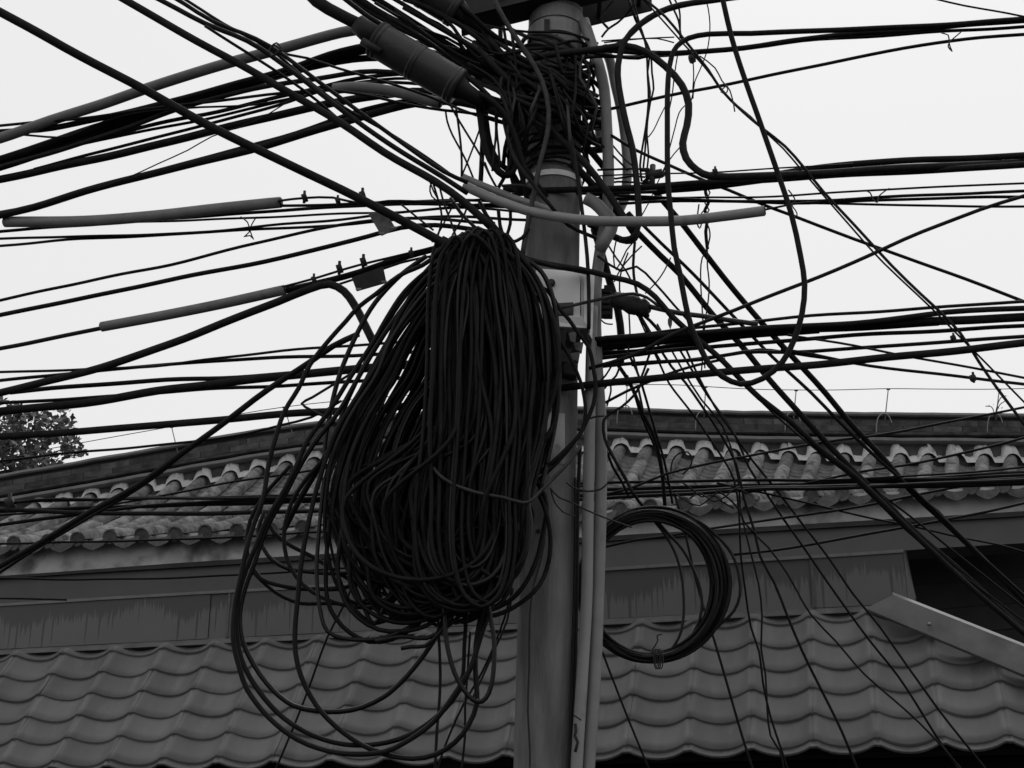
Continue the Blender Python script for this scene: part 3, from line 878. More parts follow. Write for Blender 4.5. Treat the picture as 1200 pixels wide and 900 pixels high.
# loose turns that have dropped out of the bundle: each its own loop
LOOSE = [
 (6, 4.98, 0, [(560, 300), (520, 296), (495, 311), (468, 323), (440, 345), (420, 360), (405, 377), (387, 397), (363, 428), (350, 455), (333, 483), (323, 513), (315, 543), (308, 586), (298, 613), (289, 643), (282, 677), (276, 705), (273, 735), (274, 756), (281, 784), (289, 807), (316, 842), (349, 867), (384, 880), (416, 884), (451, 881), (473, 871), (507, 847), (533, 813), (551, 784), (564, 744), (573, 718), (586, 680), (604, 630), (622, 580), (636, 520), (640, 440), (622, 360), (592, 312)]),
 (6, 5.02, 0, [(556, 304), (522, 302), (500, 318), (474, 342), (452, 375), (438, 400), (410, 443), (387, 480), (360, 517), (346, 549), (330, 580), (312, 610), (300, 640), (288, 668), (279, 700), (277, 735), (283, 773), (304, 811), (333, 842), (367, 862), (402, 872), (442, 872), (478, 862), (514, 838), (540, 806), (556, 770), (566, 735), (580, 690), (598, 640), (614, 590), (628, 530), (632, 450), (614, 372), (586, 322)]),
 (6, 5.05, 0, [(552, 308), (520, 310), (492, 336), (464, 372), (442, 405), (418, 446), (396, 484), (368, 520), (350, 549), (334, 580), (312, 620), (298, 660), (287, 690), (281, 720), (284, 750), (298, 780), (320, 809), (344, 827), (371, 833), (398, 834), (424, 829), (449, 817), (462, 807), (484, 784), (502, 760), (513, 742), (530, 700), (552, 650), (576, 600), (600, 540), (612, 460), (600, 380), (578, 326)]),
 (5, 5.1, 0, [(548, 306), (512, 322), (486, 352), (462, 392), (444, 430), (424, 464), (398, 504), (377, 540), (357, 564), (341, 591), (333, 622), (335, 650), (342, 668), (355, 685), (377, 700), (408, 710), (450, 712), (500, 706), (540, 690), (572, 650), (592, 590), (600, 500), (590, 400), (572, 330)]),
 (6, 5.0, 0, [(552, 300), (516, 312), (488, 338), (466, 374), (446, 420), (420, 462), (394, 506), (372, 570), (360, 620), (353, 660), (349, 700), (346, 733), (346, 762), (353, 793), (371, 827), (393, 851), (424, 873), (451, 884), (484, 889), (511, 884), (533, 870), (549, 850), (559, 824), (558, 800), (557, 770), (560, 740), (570, 700), (592, 640), (610, 560), (616, 470), (604, 380), (580, 318)]),
 (5.5, 4.93, 0, [(548, 400), (536, 500), (524, 600), (519, 660), (521, 722), (524, 756), (533, 789), (544, 809), (556, 821), (565, 822), (573, 812), (578, 790), (579, 750), (574, 720), (570, 690), (580, 640), (596, 580), (606, 500), (600, 420), (574, 360)]),
 (5, 5.15, 1, [(430, 676), (400, 690), (374, 690), (352, 690), (324, 685), (306, 678), (293, 659), (289, 640), (293, 610), (310, 580), (340, 546)]),
 (4.5, 5.17, 1, [(450, 706), (420, 708), (384, 707), (353, 707), (333, 700), (320, 692), (306, 680), (295, 667), (288, 650)]),
 (5, 5.16, 1, [(440, 670), (388, 672), (363, 670), (339, 667), (320, 657), (309, 643), (302, 622), (310, 600)]),
 (5, 5.18, 1, [(470, 700), (430, 690), (392, 668), (366, 652), (342, 640), (322, 625), (310, 604)]),
 (5, 5.0, 1, [(380, 560), (374, 620), (371, 670), (373, 700), (377, 724), (384, 740), (402, 748), (429, 750), (451, 747), (480, 735), (510, 715), (536, 680)]),
 (5.5, 5.02, 1, [(388, 600), (382, 660), (384, 704), (393, 724), (411, 742), (433, 752), (460, 749), (490, 731), (516, 704)]),
 (5.5, 5.0, 1, [(400, 620), (396, 670), (404, 704), (420, 724), (444, 738), (470, 740), (500, 733), (524, 714), (548, 680)]),
 (5.5, 4.98, 1, [(410, 640), (412, 690), (432, 716), (462, 729), (492, 728), (520, 716), (552, 690)]),
 (5.5, 4.96, 1, [(430, 660), (438, 700), (466, 718), (500, 718), (534, 706), (566, 690), (592, 660)]),
 (5, 4.97, 1, [(470, 760), (482, 758), (498, 757), (513, 744), (530, 722), (548, 694), (570, 660)]),
 (5, 4.98, 1, [(440, 752), (470, 746), (500, 748), (522, 736), (544, 716), (560, 690), (572, 664)]),
 (5.5, 5.08, 1, [(632, 580), (640, 600), (645, 630), (643, 658), (632, 686), (608, 708), (580, 721), (548, 722), (522, 715), (500, 700)]),
 (5, 5.02, 1, [(620, 330), (642, 341), (655, 361), (667, 375), (678, 391), (688, 404), (693, 418), (696, 436), (698, 453), (695, 475), (687, 494), (679, 510), (664, 526), (647, 542), (620, 562), (590, 580)]),
 (4.5, 5.03, 1, [(630, 346), (644, 375), (657, 400), (671, 425), (680, 446), (685, 467), (686, 486), (682, 503), (670, 522), (650, 545), (622, 570)]),
 (6, 5.01, 1, [(610, 300), (634, 318), (648, 350), (654, 400), (655, 450), (650, 500), (640, 545), (640, 545), (632, 580)]),
 (5, 5.04, 1, [(548, 690), (546, 730), (544, 760), (543, 788), (540, 800)]),
 (6, 5.2, 1, [(500, 300), (470, 322), (440, 354), (424, 380), (406, 418), (394, 452), (384, 500), (379, 545)]),
 (5.5, 5.2, 1, [(506, 310), (480, 340), (456, 374), (436, 410), (418, 446), (400, 488), (388, 540)]),
 (7, 5.14, 1, [(512, 306), (478, 360), (450, 408), (428, 448), (404, 496), (378, 540), (352, 584), (332, 622)]),
]
for w, yd, opened, pts in LOOSE:
    loop(pts, w, (lambda x, y, yd=yd: yd + .0003 * (640 - x) * (1 if x < 640 else 0)), coil, 'coil', not opened, 'loose_loop', 7)

# ================================================================== the small ring coil hung behind the conduits
rc = thing('cable_coil', 'neat round coil of thin cable hanging in front of the metal parapet', 'cable coil', at(760, 600, 5.72))
for i in range(25):
    k = i / 25
    cx, cy = 764 + k * 3 + rr(-5, 1), 687 + rr(-2, 2)
    a, b = 74 + k * 15 + rr(-2, 2), 80 + k * 9 + rr(-3, 3)
    pts = [(cx + a * math.cos(t * math.pi / 7), cy + b * math.sin(t * math.pi / 7)) for t in range(14)]
    loop(pts, rr(3.6, 4.6), lambda x, y, k=k * 9: 5.72 + .025 * math.sin(k + x * .02 + y * .013), rc)
for pts in ([(742, 600), (760, 605), (776, 622), (790, 645), (798, 670), (801, 695), (801, 722), (795, 748), (778, 768), (752, 774)],
            [(748, 602), (764, 606), (782, 624), (800, 644), (813, 668), (821, 690), (822, 716), (812, 742), (788, 766), (760, 775)],
            [(790, 602), (818, 611), (840, 628), (858, 650), (866, 675), (867, 698), (860, 716), (846, 730), (822, 752)]):
    loop(pts, 3.6, 5.74, rc, closed=False)
for k in range(3):
    x = 768 + k * 2.6 + rr(-1, 1)
    loop([(x - 2, 762), (x - 3, 772), (x, 784), (x + 3, 782), (x + 4, 768), (x + 1, 761)], 1.5, lambda x, y: 5.68, rc, 'bolt', True, 'tie_wire', 5)
loop([(771, 768), (764, 764), (768, 756), (771, 750), (770, 745), (776, 743)], 2, 5.68, rc, 'bolt', False, 'tie_wire', 5)

# ================================================================== the cables strung from the pole
def extend(pts):
    """carry a run that leaves the frame on beyond it"""
    out = list(pts)
    for end in (0, -1):
        x, y = out[end][:2]
        if x <= 6 or x >= 1194 or y <= 4 or y >= 894:
            x2, y2 = out[1 if end == 0 else -2][:2]
            L = math.hypot(x - x2, y - y2) or 1
            q = (x + (x - x2) / L * 330, y + (y - y2) / L * 330)
            if end == 0: out.insert(0, q)
            else: out.append(q)
    return out
NW = 0
def W(label, w, yy, pts, m='rubber', name=None, group='cables strung from the pole', ext=True):
    global NW
    NW += 1
    P2 = extend(pts) if ext else list(pts)
    cum = [0.0]
    for a, b in zip(P2, P2[1:]): cum.append(cum[-1] + math.hypot(a[0] - b[0], a[1] - b[1]))
    P = []
    for (x, y), c in zip(P2, cum):
        if isinstance(yy, tuple):
            t = c / cum[-1]
            k = t * (len(yy) - 1); i = min(int(k), len(yy) - 2); Y = yy[i] + (yy[i + 1] - yy[i]) * (k - i)
        else: Y = sy(x, yy)
        P.append(at(x, y, max(Y, 3.6)))
    S2 = spline(P, step=.06)
    r = w / 2 * sum(mpp(p) for p in S2) / len(S2)
    # slight unevenness of hand-run cable
    ph = NW * 1.7
    S2 = [p + Vector((0, math.sin(ph + i * .9) * .002, math.sin(ph * 2 + i * .7) * .0012)) for i, p in enumerate(S2)]
    o = rod(name or ('cable' if w >= 3.6 else 'wire'), S2, r, m, None, 8 if w > 6 else 6)
    return tag(o, label, 'cable' if (name or w >= 3.6) else 'wire', group)

# ---- on the side of the tree: thick runs coming down from the top corner
W('thick black cable from the frame corner straight down to the great coil crown', 11, (4.7, 5.15), [(0, 14), (75, 55), (150, 95), (270, 160), (400, 222), (470, 258), (528, 290), (560, 312)])
W('thick black cable slanting down to the pale tube mouth, lowest of its bundle', 9.5, (4.9, 5.2), [(147, 0), (230, 48), (300, 86), (397, 143), (450, 178), (510, 213), (545, 238), (580, 270)])
W('second cable of the slanting bundle that ends at the pale tube mouth', 6, (4.95, 5.22), [(187, 0), (240, 27), (290, 48), (335, 78), (402, 130), (470, 178), (520, 208), (548, 226)])
W('third cable of the slanting bundle, tied to its neighbours at a wire knot', 5, (5.0, 5.24), [(210, 0), (250, 25), (300, 46), (330, 63), (395, 112), (450, 152), (520, 201), (548, 214)])
W('thin cable topmost in the slanting bundle above the pale tube mouth', 3.6, (5.02, 5.25), [(218, 0), (262, 28), (318, 58), (350, 86), (400, 124), (447, 150), (500, 185), (530, 206)])
W('thin wire leaving the slanting bundle at its knot to pass under the splice barrel', 3.2, (5.02, 5.4), [(207, 0), (262, 33), (320, 60), (360, 68), (397, 80), (440, 93), (500, 112), (556, 134), (600, 148)])
W('thin cable fanning away below the wire knot of the slanting bundle', 3.6, (5.0, 5.3), [(240, 30), (290, 62), (330, 88), (372, 118), (420, 160)])
W('short knot of binding wire round the slanting bundle', 2.2, (5.0, 5.0), [(318, 54), (324, 50), (329, 56), (324, 62), (318, 66), (316, 58), (322, 53), (330, 60)], 'bolt', 'wire', 'binding wires')
# ---- into the splice barrels
W('thick cable running from the frame top into the near splice barrel neck', 15, (5.0, 5.08), [(345, -28), (372, 2), (398, 17), (420, 28)])
W('cable lying along the top of the near splice barrel', 6, (5.02, 5.3), [(398, -6), (432, 20), (470, 42), (510, 66), (545, 88), (580, 120), (606, 160)])
W('thick cable passing above the near splice barrel and behind the pole', 10, (5.1, 5.45), [(408, -10), (440, 12), (486, 38), (530, 66), (575, 98), (618, 132), (660, 168)])
W('thick cable close beneath the upper splice barrel', 9, (5.2, 5.4), [(430, -8), (470, 18), (512, 44), (556, 72), (596, 104), (630, 140)])
W('thinner cable between the two splice barrels', 4, (5.1, 5.33), [(462, -2), (492, 16), (525, 37), (560, 57), (590, 80), (620, 112)], 'greywire')
W('cable skirting under the upper splice barrel to the crossarm', 6, (5.22, 5.35), [(410, 0), (455, 26), (505, 50), (540, 60), (575, 62), (612, 70)])
W('cable curving out of the near splice barrel tail and down beside the pole', 8, (5.17, 5.3), [(536, 104), (560, 110), (580, 122), (596, 142), (606, 168), (614, 196), (640, 232)])
W('thick cable drooping from the near splice barrel in a deep hook beside the pole', 9, (5.25, 5.35), [(540, 112), (556, 116), (562, 130), (565, 152), (570, 176), (579, 194), (590, 205), (600, 202), (604, 186), (602, 160), (598, 138)])
W('twin of the deep hooked cable, a little inside it', 7, (5.3, 5.4), [(552, 106), (566, 122), (570, 144), (574, 168), (584, 190), (596, 200)])
# ---- the bundle under the long grey pipe
W('cable pressed against the underside of the long grey pipe', 7, -.02, [(0, 155), (60, 150), (130, 136), (200, 119), (270, 100), (340, 80), (400, 60), (450, 50), (500, 52), (560, 66), (610, 84)])
W('thickest cable of the bundle below the long grey pipe', 10, .03, [(0, 187), (60, 168), (110, 150), (187, 128), (260, 108), (330, 86), (400, 64), (450, 56), (520, 66), (600, 96)])
W('second thick cable of the bundle below the long grey pipe', 8, .06, [(0, 190), (60, 176), (130, 150), (210, 126), (290, 100), (360, 80), (430, 68), (500, 74), (610, 110)])
W('cable crossing over within the bundle below the long grey pipe', 6, .0, [(0, 196), (70, 176), (140, 153), (230, 121), (300, 104), (370, 92), (440, 84), (520, 96), (600, 124)])
W('thin cable lowest in the bundle below the long grey pipe', 3.6, .1, [(0, 199), (70, 176), (150, 157), (240, 140), (330, 118), (400, 100), (480, 92), (600, 120)])
W('thin cable leaving the long grey pipe at its far end and dipping across the bundle', 3.6, -.06, [(0, 147), (70, 141), (140, 133), (200, 124), (260, 118), (330, 109), (400, 106), (470, 112), (540, 122), (610, 140)])
W('thin wire wandering between cables below the far end of the long grey pipe', 2.6, -.03, [(0, 155), (40, 159), (80, 160), (110, 147), (160, 132), (220, 127), (300, 122), (360, 112)])
W('cable just above the stubby pale pipe', 5, .06, [(110, 164), (170, 148), (240, 134), (300, 120), (360, 106), (420, 92), (500, 86), (560, 96), (620, 120)])
W('thick cable running to the stubby pale pipe from the edge of the sky', 9.5, .04, [(0, 210), (100, 189), (200, 166), (250, 153), (300, 141), (390, 121), (440, 112), (500, 108), (560, 120), (620, 140)])
W('cable hugging the upper side of the thick one that meets the stubby pale pipe', 4, .08, [(40, 198), (140, 172), (230, 149), (310, 128), (380, 106), (450, 96), (540, 104)])
W('thick cable rising across the sky beneath the splice barrel, lower of a pair', 9, -.06, [(0, 252), (40, 243), (100, 224), (180, 203), (260, 184), (320, 168), (390, 147), (440, 132), (490, 121), (540, 120), (600, 138)])
W('thinner cable riding on the pair that rises to the splice barrel', 5.5, -.04, [(0, 250), (60, 238), (140, 213), (230, 188), (330, 161), (430, 128), (480, 117), (540, 112), (600, 126)])
W('hair-thin wire sagging between the rising thick cables', 1.6, -.1, [(112, 222), (150, 208), (185, 192), (220, 176), (248, 160), (300, 142), (340, 117)])
W('thin dark wire from under the stubby pale pipe into the deep hooked cable', 3.6, (5.2, 5.3), [(380, 104), (430, 112), (470, 121), (520, 129), (560, 134), (592, 144), (612, 156)])
# ---- level runs past the tag plates
W('thin wire from the pale straight sleeve through its clamps towards the pole', 3, -.05, [(326, 236), (357, 232), (390, 231), (425, 239), (455, 236), (520, 236), (600, 232)])
W('thin cable under the pale straight sleeve mouth', 3.6, -.02, [(326, 241), (395, 240), (450, 237), (530, 235), (610, 236)])
W('cable skimming the underside of the pale straight sleeve', 4, .04, [(0, 271), (80, 265), (200, 256), (300, 249), (400, 242), (520, 239), (610, 244)])
W('thin wire below the middle of the pale straight sleeve', 2.8, .06, [(120, 262), (250, 257), (330, 254), (400, 250), (470, 249), (540, 243), (620, 250)])
W('upper of two thin cables meeting at a bit of loose twine under the pale sleeve', 3.2, .03, [(0, 280), (90, 277), (180, 275), (260, 270), (330, 263), (400, 257), (480, 248), (560, 240), (620, 240)])
W('lower of two thin cables meeting at a bit of loose twine under the pale sleeve', 3.4, .05, [(0, 288), (80, 281), (200, 275), (290, 269), (400, 264), (450, 258), (540, 254), (620, 258)])
W('thin cable slanting up to the worn paler tag from open sky', 3.8, -.02, [(0, 352), (100, 330), (200, 310), (300, 285), (380, 267), (440, 258), (500, 256), (580, 262)])
W('cable slanting up beneath the worn paler tag', 5.5, .0, [(0, 369), (90, 351), (180, 332), (260, 316), (345, 299), (430, 277), (470, 267), (510, 264), (590, 274)])
W('loose end of twine knotted on the two thin cables', 1.6, (5.85, 5.85), [(282, 254), (290, 260), (292, 272), (286, 278), (293, 276), (297, 280), (293, 270), (297, 260), (301, 254)], 'greywire', 'wire', 'binding wires')
W('cable that enters the shorter grey sleeve from the frame edge', 5, -.03, [(0, 408), (60, 397), (124, 383)])
W('messenger wire carrying small clamps above the dark hanging tag', 3, -.05, [(330, 336), (370, 326), (420, 311), (460, 301), (520, 287), (570, 276)])
W('cable leaving the shorter grey sleeve along the dark hanging tag', 8, -.01, [(330, 342), (372, 332), (420, 319), (470, 303), (525, 288), (580, 280)])
W('thin cable passing behind the dark hanging tag', 3, .1, [(394, 334), (430, 322), (470, 308), (530, 296)])
W('thick cable that rises past the grey sleeve then bends sharply down to the great coil', 9.5, -.08, [(0, 460), (60, 446), (133, 426), (200, 403), (260, 379), (325, 354), (362, 339), (386, 333), (403, 341), (415, 357), (427, 380), (440, 406)])
# ---- level runs below, towards the tree
W('thin cable level with the bend of the thick drooping cable, topmost of the low band', 3.2, .02, [(0, 436), (100, 433), (180, 429), (240, 422), (330, 411), (400, 406), (480, 400), (620, 392)])
W('cable lying just under the topmost of the low band', 4.2, .05, [(0, 446), (60, 440), (130, 433), (200, 427), (300, 420), (400, 417), (500, 412), (620, 404)])
W('cable midway in the low band that bears two tufts of wire', 5.5, .02, [(12, 460), (60, 455), (100, 452), (180, 446), (260, 443), (340, 438), (400, 432), (500, 424), (620, 414)])
W('thick black cable low over the tree top, upper of two', 10.5, -.03, [(0, 482), (100, 472), (200, 456), (260, 449), (340, 440), (400, 434), (500, 426), (620, 420)])
W('thin cable just above the thick one over the tree top', 4.2, .08, [(0, 472), (80, 468), (160, 462), (260, 455), (330, 452), (400, 448), (480, 442)])
W('thick black cable crossing the tree crown, lower of two', 9, .0, [(0, 512), (100, 505), (200, 497), (280, 490), (350, 484), (420, 480), (520, 474), (640, 468)])
W('thin cable brushing the curved ridge beside the tree', 3, .25, [(0, 540), (80, 531), (160, 524), (240, 516), (290, 508), (330, 498), (365, 489), (400, 470)])
W('kinked wire bent to a sharp point beside the great coil', 3.2, (5.5, 5.4, 5.3), [(420, 432), (390, 451), (366, 466), (353.5, 473), (366, 481), (384, 490), (410, 506)])
W('long dark cable sloping from the great coil down across the tiled eave', 7, (5.3, 6.6), [(420, 392), (390, 406), (363, 424), (315, 456), (265, 494), (220, 526), (160, 570), (107, 599), (50, 634), (0, 664)])
W('thinner twin alongside the long cable sloping across the tiled eave', 4, (5.9, 6.5), [(212, 534), (185, 556), (150, 580), (100, 609), (48, 639), (0, 671)])
# ---- the band that crosses in front of the tiled roof behind the pole
RB = 'cables crossing in front of the tiled roof'
W('upper cable of the band over the tiled eave, with a small clamp near the tree', 3.6, .75, [(0, 588), (60, 587), (150, 584), (260, 583), (380, 579), (520, 572), (700, 566), (860, 563), (1000, 562.5), (1100, 561), (1200, 557)], group=RB)
W('thick cable of the band over the tiled eave, second from top', 5, .8, [(0, 599), (80, 596), (170, 593), (280, 590), (400, 586), (560, 580), (700, 573), (860, 570), (1000, 567), (1100, 565), (1200, 561)], group=RB)
W('thick cable of the band over the tiled eave, lowest at the weed end', 5.5, .7, [(0, 597), (100, 601), (200, 602), (350, 599), (520, 588), (700, 580), (800, 576), (900, 572), (1000, 570), (1100, 569), (1200, 566)], group=RB)
W('thin cable above the band, starting from the clamp near the tree', 3, .72, [(12, 590), (40, 586), (130, 585), (260, 584), (380, 583), (540, 574), (700, 569)], group=RB)
W('cable dipping below the band and rising to it over the barrel tiles', 4.5, .78, [(0, 615), (60, 607), (110, 600), (200, 591), (300, 586), (400, 584), (560, 579), (760, 572), (1000, 565), (1200, 554)], group=RB)
W('cable of the band that sags lowest under the pole conduits', 4.5, .66, [(300, 601), (420, 597), (560, 590), (700, 584), (800, 579), (880, 574), (980, 572), (1100, 566.5), (1200, 562.5)], group=RB)
W('thin wire rising across the mortar heads of the barrel tiles beside the great coil', 2.6, .85, [(0, 604), (100, 596), (200, 579), (260, 567), (293, 562), (328, 557), (382, 548), (430, 540)], group=RB)
W('thin wire drawn along the drip tiles of the eave', 2.6, .9, [(0, 637), (60, 636), (100, 635), (200, 632.5), (280, 629), (400, 622), (520, 616)], group=RB)
W('thin wire along the painted board below the eave beam', 2.6, .9, [(0, 677.5), (80, 679), (150, 678.5), (230, 676), (300, 672.5), (400, 666), (520, 658)], group=RB)
W('short thin wire resting on the parapet lip at its far end', 2.4, 1.0, [(0, 701), (30, 701.5), (55, 702.5), (78, 703)], group=RB)

# ---- on the side of the weed and the hip: from the top
W('thick cable arching up from the pole conduits and out through the frame top', 7.5, (5.25, 5.2, 5.0), [(726, 281), (740, 279), (748, 264), (748, 240), (746, 212), (741, 172), (735, 150), (728, 118), (724, 88), (726, 66), (733, 47), (747, 31), (773, 14), (797, 6), (830, 1), (880, -6), (960, -16)])
W('cable following the arching one along the frame top', 6, (5.3, 5.0), [(700, 62), (728, 50), (752, 28), (780, 12), (812, 4), (850, -2), (900, -8)])
W('fat black loop swelling out from the pole head, then joining the thick level pair', 9, (5.3, 5.18, 4.98, 4.98, 4.9), [(594, 88), (612, 74), (640, 65), (680, 60), (705, 57), (733, 54), (755, 60), (780, 78), (799, 100), (807, 122), (805, 147), (800, 168), (804, 186), (817, 199), (832, 206), (880, 207), (960, 203), (1060, 197), (1200, 191)])
W('very long loose cable that drops from the top, loops low and climbs again', 6.5, (4.75, 4.85, 4.9, 4.95, 4.9), [(847, 0), (857, 43), (873, 93), (893, 150), (913, 207), (927, 250), (938, 300), (943, 333), (940, 367), (930, 400), (917, 424), (894, 443), (868, 450), (847, 442), (832, 428), (822, 410), (810, 383), (803, 355), (797, 322), (790, 290), (786, 250), (783, 217), (782, 150), (783, 92), (787, 66), (793, 55), (807, 45), (830, 39.5), (880, 39), (960, 36), (1050, 32), (1130, 28), (1200, 22)], 'rubber')
W('thick cable of the top pair sweeping out to the open sky beside the loose loop', 6.5, .03, [(640, 50), (700, 58), (760, 62), (810, 61), (870, 57), (930, 47), (1000, 40), (1070, 35), (1130, 29), (1200, 24)])
W('thinner cable of the top pair, under the thick one', 4.2, .06, [(640, 60), (700, 66), (760, 66), (820, 62), (880, 56), (940, 48), (1000, 44), (1070, 39), (1140, 35), (1200, 31)])
W('twisted cable end frayed along the underside of the top pair by the conduits', 4.5, -.1, [(640, 74), (672, 70), (700, 66), (725, 66), (748, 68), (770, 62)])
W('single cable curving up below the top pair with a loose twine end', 4.2, -.02, [(650, 136), (690, 132), (740, 122), (800, 109), (900, 89), (1000, 68), (1080, 53), (1150, 44), (1200, 40)])
W('thin wire touching the top pair near the frame corner', 2.4, -.2, [(1090, -3), (1130, 6), (1165, 13), (1200, 20)])
W('twine end hanging from the single curving cable', 1.6, (5.02, 5.02), [(1103, 38), (1111, 41), (1112, 50), (1114, 56), (1116, 60), (1111, 55), (1113, 49), (1121, 42), (1126, 38)], 'greywire', 'wire', 'binding wires')
W('long thin cable falling diagonally from the crossarm to the frame edge above the weed', 3.4, (5.1, 4.9), [(757, 0), (780, 20), (800, 44), (830, 82), (845, 105), (870, 130), (893, 150), (920, 172), (942, 196), (965, 224), (1000, 263), (1045, 311), (1080, 345), (1102, 366), (1125, 390), (1148, 425), (1167, 453), (1200, 497)])
W('finer companion of the long diagonal cable, parting from it near the frame edge', 2.2, (5.12, 4.92), [(752, -2), (775, 22), (800, 50), (825, 78), (845, 104), (862, 122), (880, 137), (894, 152), (918, 174), (940, 200), (962, 226), (997, 265), (1036, 309), (1075, 346), (1100, 369), (1143, 413), (1170, 441), (1200, 471)])
W('cable rising from the great loose loop to the far edge of the sky', 4.5, (5.15, 4.75), [(690, 432), (740, 417), (790, 391), (820, 379), (860, 364), (900, 348), (960, 324), (1020, 299), (1080, 272), (1150, 245), (1200, 230)])
W('cable falling gently from the conduits across the sky to the frame edge', 4, (5.4, 5.1), [(716, 158), (747, 177), (780, 192), (822, 210), (855, 223), (897, 241), (927, 252), (1000, 280), (1060, 301), (1133, 328), (1200, 353)])
W('upper cable of the thick level pair leaving the fat loop', 8, -.06, [(770, 226), (800, 220), (850, 213), (900, 206), (945, 199), (1000, 192), (1060, 188), (1130, 186), (1200, 182)])
W('lower cable of the thick level pair, passing the pole above the white tube', 8, -.12, [(590, 222), (640, 223), (720, 221), (800, 216), (860, 213), (917, 209), (1000, 204), (1100, 199), (1200, 193)])
W('thinner cable pressed between the thick level pair', 4.5, -.03, [(600, 228), (700, 226), (790, 224), (860, 217), (930, 209), (1030, 200), (1120, 194), (1200, 188)])
W('thin wire just above the thick level pair', 2, -.1, [(700, 206), (780, 203.5), (830, 202), (880, 199), (950, 195), (1000, 192)])
W('topmost thin cable of the clipped group under the thick level pair', 2.6, .0, [(690, 232), (800, 232), (870, 231), (930, 229), (1020, 223), (1120, 218), (1200, 215)])
W('second cable of the clipped group under the thick level pair', 3.8, -.02, [(690, 228), (740, 230), (800, 233), (870, 236), (930, 236), (1000, 233), (1100, 228), (1200, 224)])
W('third cable of the clipped group under the thick level pair', 3.8, .03, [(700, 240), (780, 236), (860, 236), (930, 238), (1000, 236), (1100, 232), (1200, 231)])
W('lowest cable of the clipped group, level to the frame edge', 3, .05, [(690, 234), (800, 235), (900, 237), (1000, 239), (1080, 241), (1200, 242)])
W('thin wire coming out of the white tube end', 2.6, -.25, [(892, 246.5), (908, 243), (930, 239), (960, 237)])
W('binding wire looped twice on the clipped group', 1.7, (5.1, 5.1), [(1013, 223), (1020, 226), (1023, 234), (1028, 237), (1030, 230), (1036, 225), (1042, 221)], 'greywire', 'wire', 'binding wires')
W('small binding wire curl where the loose cable crosses the clipped group', 1.7, (5.0, 5.0), [(924, 222), (928, 228), (932, 236), (928, 240), (932, 246), (934, 252), (930, 254), (928, 249)], 'greywire', 'wire', 'binding wires')
W('hooked binding wire left dangling beside the long diagonal cable', 1.7, (5.0, 5.0), [(820, 66), (838, 80), (846, 94), (853, 104), (850, 110), (845, 108), (852, 100), (858, 115), (861, 131)], 'greywire', 'wire', 'binding wires')
# ---- the heavy level band at the junction box
W('thin cable along the top of the heavy level band', 4, -.02, [(708, 395), (760, 391), (800, 386), (930, 372), (1050, 363.5), (1130, 358), (1200, 353)])
W('heaviest cable of the level band', 11, -.05, [(700, 402), (760, 398), (800, 394), (900, 387), (1000, 381), (1100, 376), (1200, 372)])
W('heavy cable joining the level band near the frame edge', 7, -.08, [(690, 398), (800, 391), (900, 384), (1000, 379), (1060, 372), (1110, 366), (1160, 363), (1200, 361)])
W('heavy cable on the underside of the level band by the conduits', 10, .04, [(690, 416), (747, 413), (797, 405), (850, 395), (900, 390), (960, 386)])
W('second heavy cable on the underside of the level band by the conduits', 7, .0, [(690, 409), (745, 405), (800, 398), (860, 392), (930, 388), (1010, 384), (1100, 379)])
W('separate cable just under the heavy level band', 5, .0, [(690, 421), (760, 413), (840, 406), (900, 401), (1000, 393), (1100, 387.5), (1200, 382)])
W('cable that joins under the heavy level band from a wave near the loose loop', 4.6, .02, [(700, 430), (770, 424), (820, 421), (870, 413), (930, 413), (1000, 408), (1120, 400), (1200, 394)])
W('thin cable waving alongside the one under the heavy level band', 3.2, .06, [(740, 428), (800, 422), (850, 416), (890, 410), (918, 412), (950, 417), (1000, 424)])
W('thick smooth cable lowest of the level runs, from behind the pole to the frame edge', 9.5, -.12, [(655, 455), (700, 450), (740, 446), (800, 440), (900, 432), (1000, 423), (1100, 413), (1200, 402)])
W('thin cable branching down from the heavy band, upper of two', 3, -.04, [(900, 388), (945, 396), (1000, 405), (1050, 415), (1083, 421), (1140, 431), (1200, 443)])
W('thin cable branching down from the heavy band, lower of two', 3.8, -.02, [(915, 410), (950, 415), (1000, 425), (1060, 434), (1140, 443), (1200, 450)])
W('thin wire from the thick smooth cable up to the wave cable', 3.4, -.02, [(705, 474), (735, 458), (755, 450), (782, 439), (815, 428), (850, 420)])
W('thin wire hooked from the thick smooth cable down the conduit', 3.6, (5.35, 5.36), [(760, 432), (750, 452), (743, 463), (728, 477), (711, 488), (707, 496), (709, 515), (718, 534), (734, 562), (742, 580)])
# ---- service drops falling away towards the hip
DG = 'service cables falling towards the shop roof hip'
W('thick service cable falling from the white tube across ridge and eave to the hip', 7, (5.45, 6.4), [(755, 210), (783, 243), (803, 267), (828, 299), (860, 340), (903, 390), (933, 423), (967, 460), (1000, 500), (1033, 535), (1067, 574), (1100, 605), (1133, 637), (1167, 671), (1200, 704)], group=DG)
W('dark thick service cable from behind the conduit elbow down to the hip', 7.5, (5.45, 6.4), [(690, 212), (713, 235), (747, 272), (775, 301), (796, 321), (818, 347), (838, 372), (867, 403), (900, 443), (933, 480), (967, 517), (1000, 552), (1035, 586), (1083, 633), (1133, 676), (1167, 708), (1200, 741)], group=DG)
W('second dark thick length doubling the service cable by the conduit elbow', 9, (5.4, 5.5), [(670, 190), (700, 222), (722, 246), (744, 272)], group=DG)
W('thinner service cable between the two thick ones that fall to the hip', 4, (5.45, 6.4), [(748, 258), (775, 285), (800, 309), (822, 331), (855, 366), (900, 413), (950, 460), (983, 494), (1033, 541), (1067, 572), (1110, 612), (1150, 652), (1200, 698)], group=DG)
